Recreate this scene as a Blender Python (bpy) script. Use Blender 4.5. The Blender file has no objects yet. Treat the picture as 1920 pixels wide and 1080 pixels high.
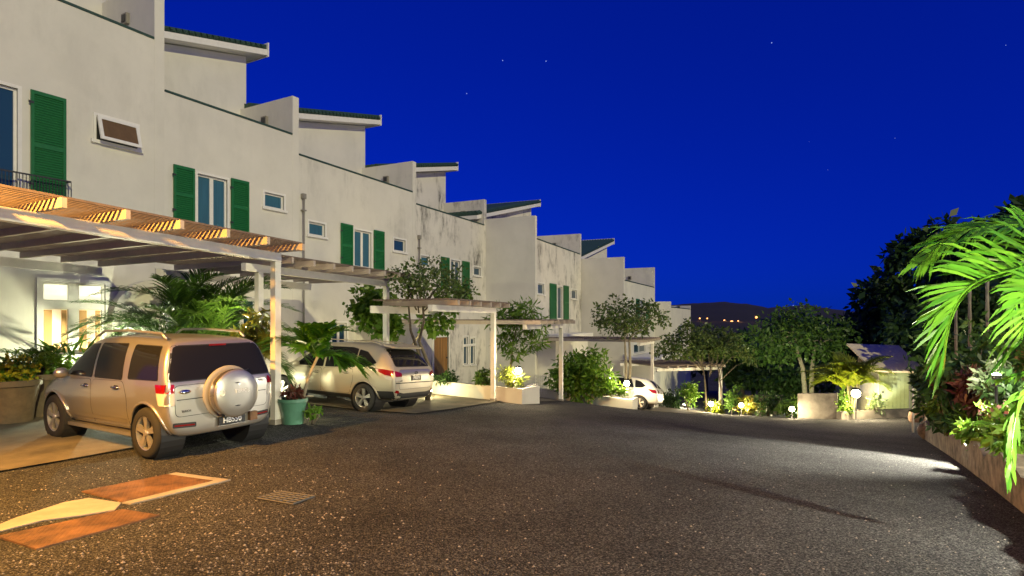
import bpy, bmesh, math, random
import numpy as np
from mathutils import Vector, Matrix, geometry
from mathutils.bvhtree import BVHTree
random.seed(7); rng = np.random.default_rng(7)
S = bpy.context.scene; COL = S.collection
FP, YH, CZ = 1100.0, 600.0, 2.0            # focal length in photo pixels, horizon row, eye height above datum
def P(px, py, d): return Vector(((px-960)/FP*d, d, CZ+(YH-py)/FP*d))
def R(a): return math.radians(a)

# ------------------------------------------------------------------ terrain heights (thin-plate spline)
_c = [(285,858,8.28),(108,823,9.49),(517,793,10.8),(683,770,14.5),(532,752,15.6),(925,752,18),(1052,752,22.1),(1195,768,26.6),
      (1351,775,33),(1490,785,26),(1680,778,27),(1755,825,16.1),(1910,935,7.2),(960,1080,4.0),(0,1035,4.5),(1920,1080,4.3),(300,700,19),(700,715,24),(1240,760,34)]
_p = [P(*c) for c in _c]
_pts = np.array([(p.x,p.y) for p in _p]+[(-8,-6),(0,-6),(10,-6),(-14,8)]); _val = np.array([p.z for p in _p]+[.3,.3,.2,.12])
def _U(r2): return np.where(r2>1e-9, .5*r2*np.log(np.maximum(r2,1e-9)), 0)
_n = len(_pts); _D = ((_pts[:,None]-_pts[None])**2).sum(-1)
_A = np.zeros((_n+3,_n+3)); _A[:_n,:_n] = _U(_D)+np.eye(_n)*1.5; _A[:_n,_n] = 1; _A[:_n,_n+1:] = _pts; _A[_n:,:_n] = _A[:_n,_n:].T
_W = np.linalg.solve(_A, np.concatenate([_val,[0,0,0]]))
def gzv(x, y):
    q = np.stack([x,y],-1); r2 = ((q[:,None]-_pts[None])**2).sum(-1)
    z = _U(r2)@_W[:_n]+_W[_n]+q@_W[_n+1:]
    z = np.clip(z, -6.5, 1.2)
    far = np.clip((np.hypot(x-4,y-18)-36)/30,0,1); far = far*far*(3-2*far)
    return z*(1-far)+(-7.0)*far
def gz(x, y): return float(gzv(np.array([x],float), np.array([y],float))[0])
def G(px, d): x = (px-960)/FP*d; return Vector((x, d, gz(x,d)))

# ------------------------------------------------------------------ materials
def mat(name, col, rough=.6, metal=0., noise=0., nscale=8., bump=0., bscale=60., col2=None, coat=0., spec=.5, trans=0.):
    m = bpy.data.materials.new(name); m.use_nodes = True; nt = m.node_tree; N = nt.nodes; L = nt.links
    b = N['Principled BSDF']; b.inputs['Roughness'].default_value = rough; b.inputs['Metallic'].default_value = metal
    b.inputs['Base Color'].default_value = (*col,1); b.inputs['Coat Weight'].default_value = coat; b.inputs['Specular IOR Level'].default_value = spec
    tc = N.new('ShaderNodeTexCoord')
    if noise or col2:
        n = N.new('ShaderNodeTexNoise'); n.inputs['Scale'].default_value = nscale; n.inputs['Detail'].default_value = 5; n.inputs['Roughness'].default_value = .65
        L.new(tc.outputs['Object'], n.inputs['Vector'])
        r = N.new('ShaderNodeValToRGB'); r.color_ramp.elements[0].position = .35; r.color_ramp.elements[1].position = .68
        a = col2 if col2 else tuple(c*(1-noise) for c in col)
        r.color_ramp.elements[0].color = (*a,1); r.color_ramp.elements[1].color = (*col,1)
        L.new(n.outputs['Fac'], r.inputs['Fac']); L.new(r.outputs['Color'], b.inputs['Base Color'])
    if bump:
        n2 = N.new('ShaderNodeTexNoise'); n2.inputs['Scale'].default_value = bscale; n2.inputs['Detail'].default_value = 3
        L.new(tc.outputs['Object'], n2.inputs['Vector'])
        bp = N.new('ShaderNodeBump'); bp.inputs['Strength'].default_value = bump; bp.inputs['Distance'].default_value = .01
        L.new(n2.outputs['Fac'], bp.inputs['Height']); L.new(bp.outputs['Normal'], b.inputs['Normal'])
    return m
def leafmat(name, c1, c2, tr=.35, rough=.4):
    m = bpy.data.materials.new(name); m.use_nodes = True; nt = m.node_tree; N = nt.nodes; L = nt.links
    b = N['Principled BSDF']; b.inputs['Roughness'].default_value = rough; b.inputs['Specular IOR Level'].default_value = .4
    g = N.new('ShaderNodeNewGeometry'); r = N.new('ShaderNodeValToRGB')
    r.color_ramp.elements[0].color = (*c1,1); r.color_ramp.elements[1].color = (*c2,1)
    L.new(g.outputs['Random Per Island'], r.inputs['Fac']); L.new(r.outputs['Color'], b.inputs['Base Color'])
    t = N.new('ShaderNodeBsdfTranslucent'); L.new(r.outputs['Color'], t.inputs['Color'])
    mx = N.new('ShaderNodeMixShader'); mx.inputs['Fac'].default_value = tr
    L.new(b.outputs[0], mx.inputs[1]); L.new(t.outputs[0], mx.inputs[2]); L.new(mx.outputs[0], N['Material Output'].inputs['Surface'])
    return m
def emat(name, col, s):
    m = bpy.data.materials.new(name); m.use_nodes = True; b = m.node_tree.nodes['Principled BSDF']
    b.inputs['Base Color'].default_value = (.8,.8,.75,1); b.inputs['Emission Color'].default_value = (*col,1); b.inputs['Emission Strength'].default_value = s
    return m
def stucco(name, col, mould):
    m = mat(name, col, .85, noise=.10, nscale=.7, bump=.25, bscale=45); nt = m.node_tree; N = nt.nodes; L = nt.links; b = N['Principled BSDF']
    src = b.inputs['Base Color'].links[0].from_socket; tc = N.new('ShaderNodeTexCoord')
    def nz(scale, sx, lo, hi):
        mp = N.new('ShaderNodeMapping'); mp.inputs['Scale'].default_value = sx; L.new(tc.outputs['Object'], mp.inputs['Vector'])
        n = N.new('ShaderNodeTexNoise'); n.inputs['Scale'].default_value = scale; n.inputs['Detail'].default_value = 8; n.inputs['Roughness'].default_value = .7
        L.new(mp.outputs[0], n.inputs['Vector']); mr = N.new('ShaderNodeMapRange'); mr.inputs['From Min'].default_value = lo; mr.inputs['From Max'].default_value = hi
        L.new(n.outputs['Fac'], mr.inputs['Value']); return mr.outputs[0]
    a = nz(.45,(1,1,1),.44,.66); s = nz(2.2,(1,1,.3),.46,.62); mu = N.new('ShaderNodeMath'); mu.operation = 'MULTIPLY'; L.new(a,mu.inputs[0]); L.new(s,mu.inputs[1])
    m2 = N.new('ShaderNodeMath'); m2.operation = 'MULTIPLY'; m2.inputs[1].default_value = mould; L.new(mu.outputs[0], m2.inputs[0])
    mx = N.new('ShaderNodeMix'); mx.data_type = 'RGBA'; mx.inputs['B'].default_value = (.07,.065,.06,1)
    L.new(m2.outputs[0], mx.inputs['Factor']); L.new(src, mx.inputs['A']); L.new(mx.outputs['Result'], b.inputs['Base Color'])
    return m
def asphalt():
    m = bpy.data.materials.new('asphalt'); m.use_nodes = True; nt = m.node_tree; N = nt.nodes; L = nt.links; b = N['Principled BSDF']
    tc = N.new('ShaderNodeTexCoord'); b.inputs['Roughness'].default_value = .95; b.inputs['Specular IOR Level'].default_value = .12
    v = N.new('ShaderNodeTexVoronoi'); v.inputs['Scale'].default_value = 92; L.new(tc.outputs['Object'], v.inputs['Vector'])
    r = N.new('ShaderNodeValToRGB'); e = r.color_ramp.elements
    e[0].position = .2; e[0].color = (.018,.0185,.019,1); e[1].position = 1; e[1].color = (.155,.15,.142,1); q = e.new(.48); q.color = (.036,.037,.036,1); q2 = e.new(.8); q2.color=(.088,.086,.081,1)
    sp = N.new('ShaderNodeSeparateColor'); L.new(v.outputs['Color'], sp.inputs[0]); L.new(sp.outputs[0], r.inputs['Fac'])
    n = N.new('ShaderNodeTexNoise'); n.inputs['Scale'].default_value = .42; n.inputs['Detail'].default_value = 9; n.inputs['Roughness'].default_value = .68; L.new(tc.outputs['Object'], n.inputs['Vector'])
    mr = N.new('ShaderNodeMapRange'); mr.inputs['From Min'].default_value=.3; mr.inputs['From Max'].default_value=.7; mr.inputs['To Min'].default_value=.52; mr.inputs['To Max'].default_value=1.35; L.new(n.outputs['Fac'], mr.inputs['Value'])
    mx = N.new('ShaderNodeMix'); mx.data_type='RGBA'; mx.blend_type='MULTIPLY'; mx.inputs['Factor'].default_value=1
    L.new(r.outputs[0], mx.inputs['A']); L.new(mr.outputs[0], mx.inputs['B']); L.new(mx.outputs['Result'], b.inputs['Base Color'])
    bp = N.new('ShaderNodeBump'); bp.inputs['Strength'].default_value = .9; bp.inputs['Distance'].default_value = .012; bp.invert = True
    L.new(v.outputs['Distance'], bp.inputs['Height']); L.new(bp.outputs[0], b.inputs['Normal'])
    return m
def glassmat(name, col=(.015,.02,.025), rough=.06):
    m = mat(name, col, rough, spec=.7); return m
M = dict(
 wall=stucco('stucco_clean',(.70,.675,.60),.10), wall2=stucco('stucco_mouldy',(.70,.67,.60),1.3), wallm=stucco('stucco_some_mould',(.70,.675,.60),.28),
 trim=mat('white_paint',(.8,.78,.72),.5,noise=.08), post=mat('white_timber',(.78,.75,.69),.55,noise=.12,nscale=5,bump=.1),
 rafter=mat('tan_rafter',(.46,.39,.33),.6,noise=.12,nscale=5), batten=mat('darkened_batten',(.17,.125,.10),.75,noise=.3,nscale=6), shut=mat('green_paint',(.014,.15,.035),.45,noise=.2,nscale=12), roof=mat('green_tile',(.03,.075,.055),.6,noise=.4),  # rafters and battens darkened in colour to mute the sodium lamp's orange
 glass=glassmat('window_glass',(.02,.06,.10)), drape=mat('blue_curtain',(.03,.13,.21),.8,noise=.3,nscale=14), amber=mat('brown_glass',(.16,.10,.04),.25,noise=.2),
 dark=mat('dark_metal',(.03,.03,.032),.5), conc=mat('concrete',(.36,.33,.28),.85,noise=.35,nscale=2.5,bump=.4), concd=mat('stained_concrete',(.22,.20,.165),.9,noise=.55,nscale=1.6,bump=.5),
 door=mat('brown_wood',(.40,.19,.045),.5,noise=.55,nscale=6), pipe=mat('pvc_pipe',(.26,.24,.20),.5,noise=.1), asphalt=asphalt(),
 pad=mat('pad_concrete',(.17,.145,.095),.9,noise=.6,nscale=1.3,bump=.6,bscale=90), rust=mat('rusty_steel',(.25,.125,.05),.65,noise=.75,nscale=3.2),
 silver=mat('silver_paint',(.50,.475,.43),.30,metal=.78,coat=.6), silver2=mat('gold_lit_silver',(.50,.45,.35),.48,metal=.5,coat=.15), white=mat('white_car_paint',(.75,.72,.64),.25,coat=.8),  # second car's silver carries the sodium lamp's gold in its base colour
 cglass=mat('car_glass',(.012,.012,.013),.05,spec=.24), tyre=mat('rubber',(.022,.021,.02),.85,noise=.2), rim=mat('alloy',(.62,.6,.56),.3,metal=.8), black=mat('black_plastic',(.02,.02,.021),.55),
 red=mat('red_lens',(.22,.006,.006),.12,coat=1), clear=mat('clear_lens',(.62,.58,.52),.12,coat=1), chrome=mat('chrome',(.75,.75,.75),.12,metal=1), plate=mat('number_plate',(.012,.012,.014),.35), letter=mat('white_lettering',(.85,.85,.83),.5),
 bark=mat('bark',(.16,.13,.09),.9,noise=.4,nscale=12,bump=.6), barkl=mat('pale_bark',(.36,.31,.22),.9,noise=.35,nscale=10,bump=.5),
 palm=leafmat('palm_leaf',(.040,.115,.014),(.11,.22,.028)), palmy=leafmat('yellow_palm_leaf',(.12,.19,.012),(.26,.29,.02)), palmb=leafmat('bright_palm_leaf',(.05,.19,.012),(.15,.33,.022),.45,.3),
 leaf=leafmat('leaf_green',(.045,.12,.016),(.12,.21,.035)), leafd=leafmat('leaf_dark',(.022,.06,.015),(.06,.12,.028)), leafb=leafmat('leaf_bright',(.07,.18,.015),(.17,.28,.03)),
 boug=leafmat('bougainvillea_leaf',(.05,.11,.018),(.15,.19,.05)), croton=leafmat('croton_leaf',(.26,.20,.02),(.10,.14,.02)), yflow=leafmat('yellow_petal',(.55,.42,.02),(.30,.34,.02)),
 redl=leafmat('red_leaf',(.13,.025,.02),(.11,.06,.035)), pink=leafmat('pink_petal',(.6,.20,.22),(.75,.5,.45)), varieg=leafmat('pale_leaf',(.13,.22,.08),(.34,.40,.24)),
 teal=mat('teal_glaze',(.10,.25,.17),.35,noise=.2,coat=.3), clay=mat('brown_clay',(.16,.12,.07),.7,noise=.3), soil=mat('soil',(.05,.035,.02),.95,noise=.4),
 stone=mat('wall_stone',(.27,.22,.16),.9,noise=.8,nscale=4.5,bump=.8,bscale=14), rock=mat('boulder_rock',(.33,.21,.13),.9,noise=.5,nscale=4,bump=.8,bscale=12),
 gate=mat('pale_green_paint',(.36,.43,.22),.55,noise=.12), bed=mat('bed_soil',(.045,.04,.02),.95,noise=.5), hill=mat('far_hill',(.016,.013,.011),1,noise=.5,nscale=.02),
 shedr=mat('shed_roof',(.74,.64,.44),.7,noise=.2), shed=mat('shed_wall',(.46,.43,.40),.8,noise=.2), lampg=emat('lamp_globe',(1,.84,.50),95), lampr=emat('orange_lamp',(1,.34,.05),3.2), lampw=emat('white_lamp',(.8,.9,1),14),
 litw=emat('lit_transom',(1,.93,.62),1.0), lito=emat('lit_room',(1,.60,.22),.62), sod=emat('sodium_lamp',(1,.6,.12),30), curtain=mat('cream_curtain',(.55,.42,.28),.8,noise=.2))

def stretch(m, sc):
    nt = m.node_tree; n = next(x for x in nt.nodes if x.type == 'TEX_NOISE'); mp = nt.nodes.new('ShaderNodeMapping'); mp.inputs['Scale'].default_value = sc
    nt.links.new(n.inputs['Vector'].links[0].from_socket, mp.inputs['Vector']); nt.links.new(mp.outputs[0], n.inputs['Vector'])
stretch(M['drape'],(1.2,1.2,.05)); stretch(M['door'],(2,2,.12)); stretch(M['amber'],(1,1,.3))
# ------------------------------------------------------------------ mesh helpers
class MB:
    def __init__(s): s.v = []; s.f = []
    def add(s, vs, fs):
        k = len(s.v); s.v += [tuple(v) for v in vs]; s.f += [tuple(i+k for i in f) for f in fs]; return s
    def hexa(s, c): return s.add(c, [(0,3,2,1),(4,5,6,7),(0,1,5,4),(1,2,6,5),(2,3,7,6),(3,0,4,7)])
    def box(s, x0,x1,y0,y1,z0,z1): return s.hexa([(x0,y0,z0),(x1,y0,z0),(x1,y1,z0),(x0,y1,z0),(x0,y0,z1),(x1,y0,z1),(x1,y1,z1),(x0,y1,z1)])
    def tube(s, pts, rad, n=8, cap=True):
        pts = [Vector(p) for p in pts]; rad = rad if isinstance(rad,(list,tuple)) else [rad]*len(pts); k = len(s.v); up = Vector((.13,.07,1)).normalized(); prev = None
        for i,p in enumerate(pts):
            t = (pts[min(i+1,len(pts)-1)]-pts[max(i-1,0)]).normalized()
            a = prev-t*prev.dot(t) if prev is not None else (t.cross(up) if abs(t.dot(up))<.98 else t.cross(Vector((1,0,0))))
            a.normalize(); prev = a; b = t.cross(a)
            for j in range(n):
                w = 2*math.pi*j/n; s.v.append(tuple(p+(a*math.cos(w)+b*math.sin(w))*rad[i]))
        for i in range(len(pts)-1):
            for j in range(n): s.f.append((k+i*n+j, k+i*n+(j+1)%n, k+(i+1)*n+(j+1)%n, k+(i+1)*n+j))
        if cap: s.f.append(tuple(k+j for j in reversed(range(n)))); s.f.append(tuple(k+(len(pts)-1)*n+j for j in range(n)))
        return s
    def lathe(s, prof, n=24, c=(0,0,0), ax='z', close=True):
        k = len(s.v)
        for r,h in prof:
            for j in range(n):
                w = 2*math.pi*j/n; a,b = r*math.cos(w), r*math.sin(w)
                s.v.append((c[0]+a,c[1]+b,c[2]+h) if ax=='z' else ((c[0]+a,c[1]+h,c[2]+b) if ax=='y' else (c[0]+h,c[1]+a,c[2]+b)))
        for i in range(len(prof)-1):
            for j in range(n): s.f.append((k+i*n+j, k+i*n+(j+1)%n, k+(i+1)*n+(j+1)%n, k+(i+1)*n+j))
        if close: s.f.append(tuple(k+j for j in reversed(range(n)))); s.f.append(tuple(k+(len(prof)-1)*n+j for j in range(n)))
        return s
    def ball(s, c, r, n=12, sq=(1,1,1)):
        m = n//2; k = len(s.v)
        for i in range(m+1):
            th = math.pi*i/m
            for j in range(n):
                w = 2*math.pi*j/n; s.v.append((c[0]+r*sq[0]*math.sin(th)*math.cos(w), c[1]+r*sq[1]*math.sin(th)*math.sin(w), c[2]+r*sq[2]*math.cos(th)))
        for i in range(m):
            for j in range(n): s.f.append((k+i*n+j, k+(i+1)*n+j, k+(i+1)*n+(j+1)%n, k+i*n+(j+1)%n))
        return s
    def leaf(s, p, a, w, l, wd):        # rhombic leaf: base p, direction a, width axis w
        p=np.asarray(p,float); a=np.asarray(a,float); w=np.asarray(w,float)
        k = len(s.v); s.v += [tuple(p), tuple(p+a*l*.45+w*wd*.5), tuple(p+a*l), tuple(p+a*l*.45-w*wd*.5)]; s.f.append((k,k+1,k+2,k+3)); return s
class Frame:                            # facade frame: along = fd, outward = n
    def __init__(s, O, fd): s.O = Vector((O[0],O[1],0)); s.fd = Vector((fd[0],fd[1],0)).normalized(); s.n = Vector((s.fd.y,-s.fd.x,0))
    def pt(s, t, o, z): return s.O+s.fd*t+s.n*o+Vector((0,0,z))
    def t(s, px):
        u = (px-960)/FP; return (u*s.O.y-s.O.x)/(s.fd.x-u*s.fd.y)
    def z(s, px, py): return CZ+(YH-py)/FP*s.pt(s.t(px),0,0).y
    def box(s, mb, t0,t1,o0,o1,z0,z1):
        q = [s.pt(t,o,0) for t,o in ((t0,o1),(t1,o1),(t1,o0),(t0,o0))]
        return mb.hexa([(p.x,p.y,z0) for p in q]+[(p.x,p.y,z1) for p in q])
def link(name, mb, m, parent=None, smooth=False, local=False, ang=None):
    me = bpy.data.meshes.new(name)
    off = parent.location if (parent is not None and not local) else Vector((0,0,0))
    if parent is not None and not local and 'abs' in parent: off = Vector(parent['abs'])
    vs = mb.v if off.length == 0 else [(v[0]-off[0],v[1]-off[1],v[2]-off[2]) for v in mb.v]
    me.from_pydata(vs, [], mb.f)
    for mm in (m if isinstance(m,(list,tuple)) else [m]): me.materials.append(mm)
    if smooth: me.polygons.foreach_set('use_smooth', [True]*len(me.polygons))
    me.update()
    if ang is not None: me.set_sharp_from_angle(angle=R(ang))
    o = bpy.data.objects.new(name, me); COL.objects.link(o)
    if parent is not None: o.parent = parent
    return o
def sub(name, mb, m, part, root, **k):  # sub-part whose verts are given in the root's world
    o = link(name, mb, m, root, **k); o.parent = part; return o
def tag(o, label=None, cat=None, group=None, kind=None):
    for k,v in (('label',label),('category',cat),('group',group),('kind',kind)):
        if v: o[k] = v
    return o
def thing(name, label, cat, loc=(0,0,0), group=None):
    o = bpy.data.objects.new(name, None); COL.objects.link(o); o.location = loc; o.empty_display_size = .2
    return tag(o, label, cat, group)
def lamp(parent, loc, energy, col=(1,.8,.5), r=.06, spot=None, aim=None):
    l = bpy.data.lights.new('lamp_light', 'SPOT' if spot else 'POINT'); l.energy = energy; l.color = col; l.shadow_soft_size = r
    o = bpy.data.objects.new('lamp_light', l); COL.objects.link(o)
    o.location = Vector(loc)-parent.location; o.parent = parent
    if spot: l.spot_size = R(spot); l.spot_blend = .6; o.rotation_euler = Vector(aim).to_track_quat('-Z','Y').to_euler()
    return o

# ------------------------------------------------------------------ foliage generators
def frond_path(mb, pts, ll, n, w=.035, vee=.3, droop=.35, rw=.012, up=(0,0,1), sides=(1,-1), lo=.12, taper=.35, sweep=(35,65), jit=.12):
    pts = [Vector(p) for p in pts]; m = len(pts); mb.tube(pts, [rw*(1-.75*i/(m-1)) for i in range(m)], 5)
    seg = [(pts[i+1]-pts[i]).length for i in range(m-1)]; tot = sum(seg)
    for i in range(n):
        f = lo+(1-lo)*i/(n-1); L = f*tot; k = 0
        while k < m-2 and L > seg[k]: L -= seg[k]; k += 1
        p = pts[k].lerp(pts[k+1], min(1,L/seg[k])); T = (pts[k+1]-pts[k]).normalized()
        Sd = T.cross(Vector(up)); Sd = Sd.normalized() if Sd.length > .05 else Vector((1,0,0)); Nn = Sd.cross(T)
        e = math.sin(math.pi*min(1,(f-lo)/(1-lo)*.78+.2)); l0 = ll*(taper+(1-taper)*e)
        for sg in sides:
            ph = R(sweep[0]+(sweep[1]-sweep[0])*f+random.uniform(-8,8)); l = l0*random.uniform(1-jit,1+jit)
            D = (Sd*sg*math.cos(ph)+T*math.sin(ph)+Nn*(vee+random.uniform(-jit,jit))).normalized()
            W = D.cross(Nn).normalized(); W = (W+Nn*random.uniform(-.25,.25)).normalized()
            q0 = p; dr = droop*random.uniform(.6,1.3); q1 = p+D*l*.4+Vector((0,0,-dr*l*.07)); q2 = p+D*l*.75+Vector((0,0,-dr*l*.33)); q3 = p+D*l*.95+Vector((0,0,-dr*l*.75))
            k0 = len(mb.v); mb.v += [tuple(q0-W*w*.25),tuple(q0+W*w*.25),tuple(q1-W*w*.5),tuple(q1+W*w*.5),tuple(q2-W*w*.38),tuple(q2+W*w*.38),tuple(q3)]
            mb.f += [(k0,k0+1,k0+3,k0+2),(k0+2,k0+3,k0+5,k0+4),(k0+4,k0+5,k0+6)]
def arc(base, az, el0, el1, L, seg=12):
    p = Vector(base); out = [p.copy()]; h = Vector((math.cos(az),math.sin(az),0))
    for i in range(seg):
        e = R(el0+(el1-el0)*((i+.5)/seg)**1.2); p = p+(h*math.cos(e)+Vector((0,0,math.sin(e))))*(L/seg); out.append(p.copy())
    return out
def palm(name, label, base, h, nf, L, ll, m, group=None, stems=3, nl=34, el=(80,20), spread=.25, w=.035, cat='palm', stemr=.035, mstem=None, fan=None):
    root = thing(name, label, cat, base, group); base = Vector(base)
    heads = []
    for i in range(stems):
        a = 2*math.pi*i/max(1,stems)+random.random(); o = Vector((math.cos(a),math.sin(a),0))*spread
        hh = h*random.uniform(.75,1.1) if stems > 1 else h; top = base+o*1.6+Vector((0,0,hh)); heads.append(top)
        mb = MB().tube([base+o*.5, base+o*.9+Vector((0,0,hh*.5)), top],[stemr*1.25,stemr,stemr*.85],8); link('stem', mb, mstem or M['barkl'], root, smooth=True)
    for i in range(nf):
        hd = heads[i%len(heads)]; az = 2.4*i+random.uniform(-.3,.3)
        if fan: az = fan[0]+(fan[1]-fan[0])*((i*.618)%1)
        e0 = el[1]+(el[0]-el[1])*((i*.37+.1)%1); mb = MB(); l = L*random.uniform(.75,1.1)
        frond_path(mb, arc(hd, az, e0, e0-random.uniform(55,95), l), ll, nl, w=w); link('frond', mb, m, root)
    return root
def leaves(mb, clumps, n, size, flat=.4, aspect=.5):
    tot = sum(c[1]**2 for c in clumps)
    for c in clumps:
        r = c[1]; sq = np.array(c[2] if len(c) > 2 else (1,1,.8)); k = max(4,int(n*r*r/tot)); d = rng.normal(size=(k,3)); d /= np.linalg.norm(d,axis=1)[:,None]
        rr = r*(.30+.95*rng.random(k)**.7); pos = np.array(c[0])+d*rr[:,None]*sq
        a = d*.6+rng.normal(size=(k,3))*.7+np.array([0,0,-flat]); a /= np.linalg.norm(a,axis=1)[:,None]
        b = np.cross(a, rng.normal(size=(k,3))); b /= np.linalg.norm(b,axis=1)[:,None]; l = size*(.6+.8*rng.random(k))
        for i in range(k): mb.leaf(pos[i],a[i],b[i],l[i],l[i]*aspect)
    return mb
def blob(c, rad, n, jit=.5, r=(.35,.6)):    # clump centres filling an ellipsoid
    out = []
    for i in range(n):
        d = rng.normal(size=3); d /= np.linalg.norm(d); q = rng.random()**.5
        out.append((np.array(c)+d*np.array(rad)*q*.8, float(min(rad)*(r[0]+(r[1]-r[0])*rng.random()))))
    return out
def bush(name, label, base, c, rad, ncl, n, size, m, group=None, cat='bush', aspect=.5, r=(.35,.6), stem=M['bark'], nst=6, flower=None):
    root = thing(name, label, cat, base, group); b = Vector(base); cl = blob(c, rad, ncl, r=r)
    link('foliage', leaves(MB(), cl, n, size, aspect=aspect), m, root)
    mb = MB()
    for q in cl[:nst]: e = Vector(q[0]); mb.tube([b, b.lerp(e,.5)+Vector((random.uniform(-.1,.1),random.uniform(-.1,.1),.05)), e],[.03,.02,.008],5)
    link('stems', mb, stem, root, smooth=True)
    if flower:
        f = MB(); leaves(f, [(q[0],q[1]*1.05) for q in cl], flower[1], flower[2], aspect=.9); link('blossom', f, flower[0], root)
    return root
def tree(name, label, base, trunks, cl, n, size, m, bark, group=None, cat='tree', aspect=.5, r0=.12):
    root = thing(name, label, cat, base, group); mb = MB()
    for t in trunks: mb.tube(t,[r0*(1-.7*i/(len(t)-1)) for i in range(len(t))],8)
    for q in cl:
        e = Vector(q[0]); s = min((Vector(t[-1]) for t in trunks), key=lambda v:(v-e).length); s0 = min((Vector(t[-2]) for t in trunks), key=lambda v:(v-e).length)
        st = s0.lerp(s,random.uniform(.3,1)); mb.tube([st, st.lerp(e,.5)+Vector((0,0,.12*(e-st).length)), e],[r0*.35,r0*.2,r0*.07],5)
    link('trunk', mb, bark, root, smooth=True); link('crown', leaves(MB(), cl, n, size, aspect=aspect), m, root)
    return root
def GP(px, py, lo=2.5, hi=60.):
    for _ in range(50):
        m = (lo+hi)/2; p = P(px,py,m)
        if p.z > gz(p.x,p.y): lo = m
        else: hi = m
    return P(px,py,lo)

# ------------------------------------------------------------------ ground, pads, hill
def ground():
    xs = np.concatenate([[-1600,-700,-300,-140,-70,-45,-33], np.linspace(-25,45,141), [55,70,100,170,350,800,1600]])
    ys = np.concatenate([[-300,-100,-40,-20,-12], np.linspace(-8,75,167), [85,110,160,300,700,1800]])
    X,Y = np.meshgrid(xs,ys); Z = gzv(X.ravel(),Y.ravel()); nx = len(xs); mb = MB()
    mb.v = list(zip(X.ravel().tolist(),Y.ravel().tolist(),Z.tolist()))
    mb.f = [(j*nx+i,j*nx+i+1,(j+1)*nx+i+1,(j+1)*nx+i) for j in range(len(ys)-1) for i in range(nx-1)]
    tag(link('ground', mb, M['asphalt'], smooth=True), kind='structure')
ground()
def sheet(name, F, t0,t1,o0,o1, dz, m, kind='structure', res=.4):
    nt,no = max(2,int((t1-t0)/res)), max(2,int((o1-o0)/res)); mb = MB(); g = {}
    for i in range(nt+1):
        for j in range(no+1):
            p = F.pt(t0+(t1-t0)*i/nt, o0+(o1-o0)*j/no, 0); e = i in (0,nt) or j in (0,no)
            g[i,j] = len(mb.v); mb.v.append((p.x,p.y,gz(p.x,p.y)+(dz if not e else dz-.002)))
    for i in range(nt):
        for j in range(no): mb.f.append((g[i,j],g[i,j+1],g[i+1,j+1],g[i+1,j]))
    return tag(link(name, mb, m, smooth=True), kind=kind)
def hills():
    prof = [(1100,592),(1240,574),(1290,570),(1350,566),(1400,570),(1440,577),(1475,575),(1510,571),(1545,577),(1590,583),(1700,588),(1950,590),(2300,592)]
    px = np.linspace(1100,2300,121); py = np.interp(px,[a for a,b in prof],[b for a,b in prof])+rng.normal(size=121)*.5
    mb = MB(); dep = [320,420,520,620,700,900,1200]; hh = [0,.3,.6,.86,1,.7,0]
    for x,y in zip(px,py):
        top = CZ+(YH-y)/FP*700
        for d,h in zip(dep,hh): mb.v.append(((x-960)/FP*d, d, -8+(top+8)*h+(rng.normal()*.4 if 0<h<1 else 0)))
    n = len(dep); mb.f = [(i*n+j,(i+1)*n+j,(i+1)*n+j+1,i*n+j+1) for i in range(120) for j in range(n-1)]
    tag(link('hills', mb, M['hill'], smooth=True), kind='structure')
hills()
def unseen_slope():  # unseen hill added behind the camera to darken glass reflections and cut blue ambient
    mb = MB(); n = 60
    for i in range(n+1):
        a = R(-170+i*160/n); 
        for rr,h in ((45,-.5),(55,3),(70,9+2*math.sin(i*1.1)+1.3*math.sin(i*2.7)),(100,10),(140,-2)): mb.v.append((4+rr*math.cos(a),rr*math.sin(a)-2,h+rng.normal()*.3))
    mb.f = [(i*5+j,(i+1)*5+j,(i+1)*5+j+1,i*5+j+1) for i in range(n) for j in range(4)]; tag(link('unseen_hill_behind',mb,mat('dark_slope',(.03,.035,.018),1,noise=.6,nscale=.3)),kind='structure')
unseen_slope()
def plate(px4, th, m, name, label, cat, group=None, tread=None):
    q = [GP(*c)+Vector((0,0,.004)) for c in px4]; up = Vector((0,0,th)); root = thing(name,label,cat,sum(q,Vector())/4,group); mb = MB()
    mb.hexa([p+Vector((0,0,-.03)) for p in q]+[p+up for p in q])
    if tread:
        a,b,c,d = [p+up for p in q]; nu,nv = tread
        for i in range(nu):
            for j in range(nv):
                u,v = (i+.5)/nu,(j+.5)/nv; f = lambda u,v: a.lerp(b,u).lerp(d.lerp(c,u),v); s = .34 if (i+j)%2 else .12; w = .46-s
                r = [f(u-s/nu,v-w/nv),f(u+s/nu,v-w/nv),f(u+s/nu,v+w/nv),f(u-s/nu,v+w/nv)]
                mb.hexa(r+[p+Vector((0,0,.0025)) for p in r])
    link('cover_plate', mb, m, root); return root, q
c1,q = plate([(233,943),(400,903),(313,891),(153,923)], .010, M['rust'], 'utility_cover', 'rusty orange steel tread plate nearest the drain grate, in a concrete rim', 'utility cover','steel utility covers in the road',(44,26))
rm = MB(); e = (q[1]-q[0]).normalized(); s = (q[2]-q[1]).normalized(); dn = Vector((0,0,-.03)); u_ = Vector((0,0,.008))
def rim_(a,b,off): rm.hexa([a+dn,b+dn,b+off+dn,a+off+dn,a+u_,b+u_,b+off+u_,a+off+u_])
rim_(q[0]-e*.02,q[1]+e*.12,-s*.14); rim_(q[1]+e*.004,q[2]+e*.004,e*.11)
link('concrete_rim', rm, M['conc'], c1)
c2,q = plate([(68,1032),(300,968),(230,957),(-6,1008)], .010, M['rust'], 'utility_cover', 'yellow lit steel tread plate at the lower left corner of the road', 'utility cover','steel utility covers in the road',(44,22))
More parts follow.
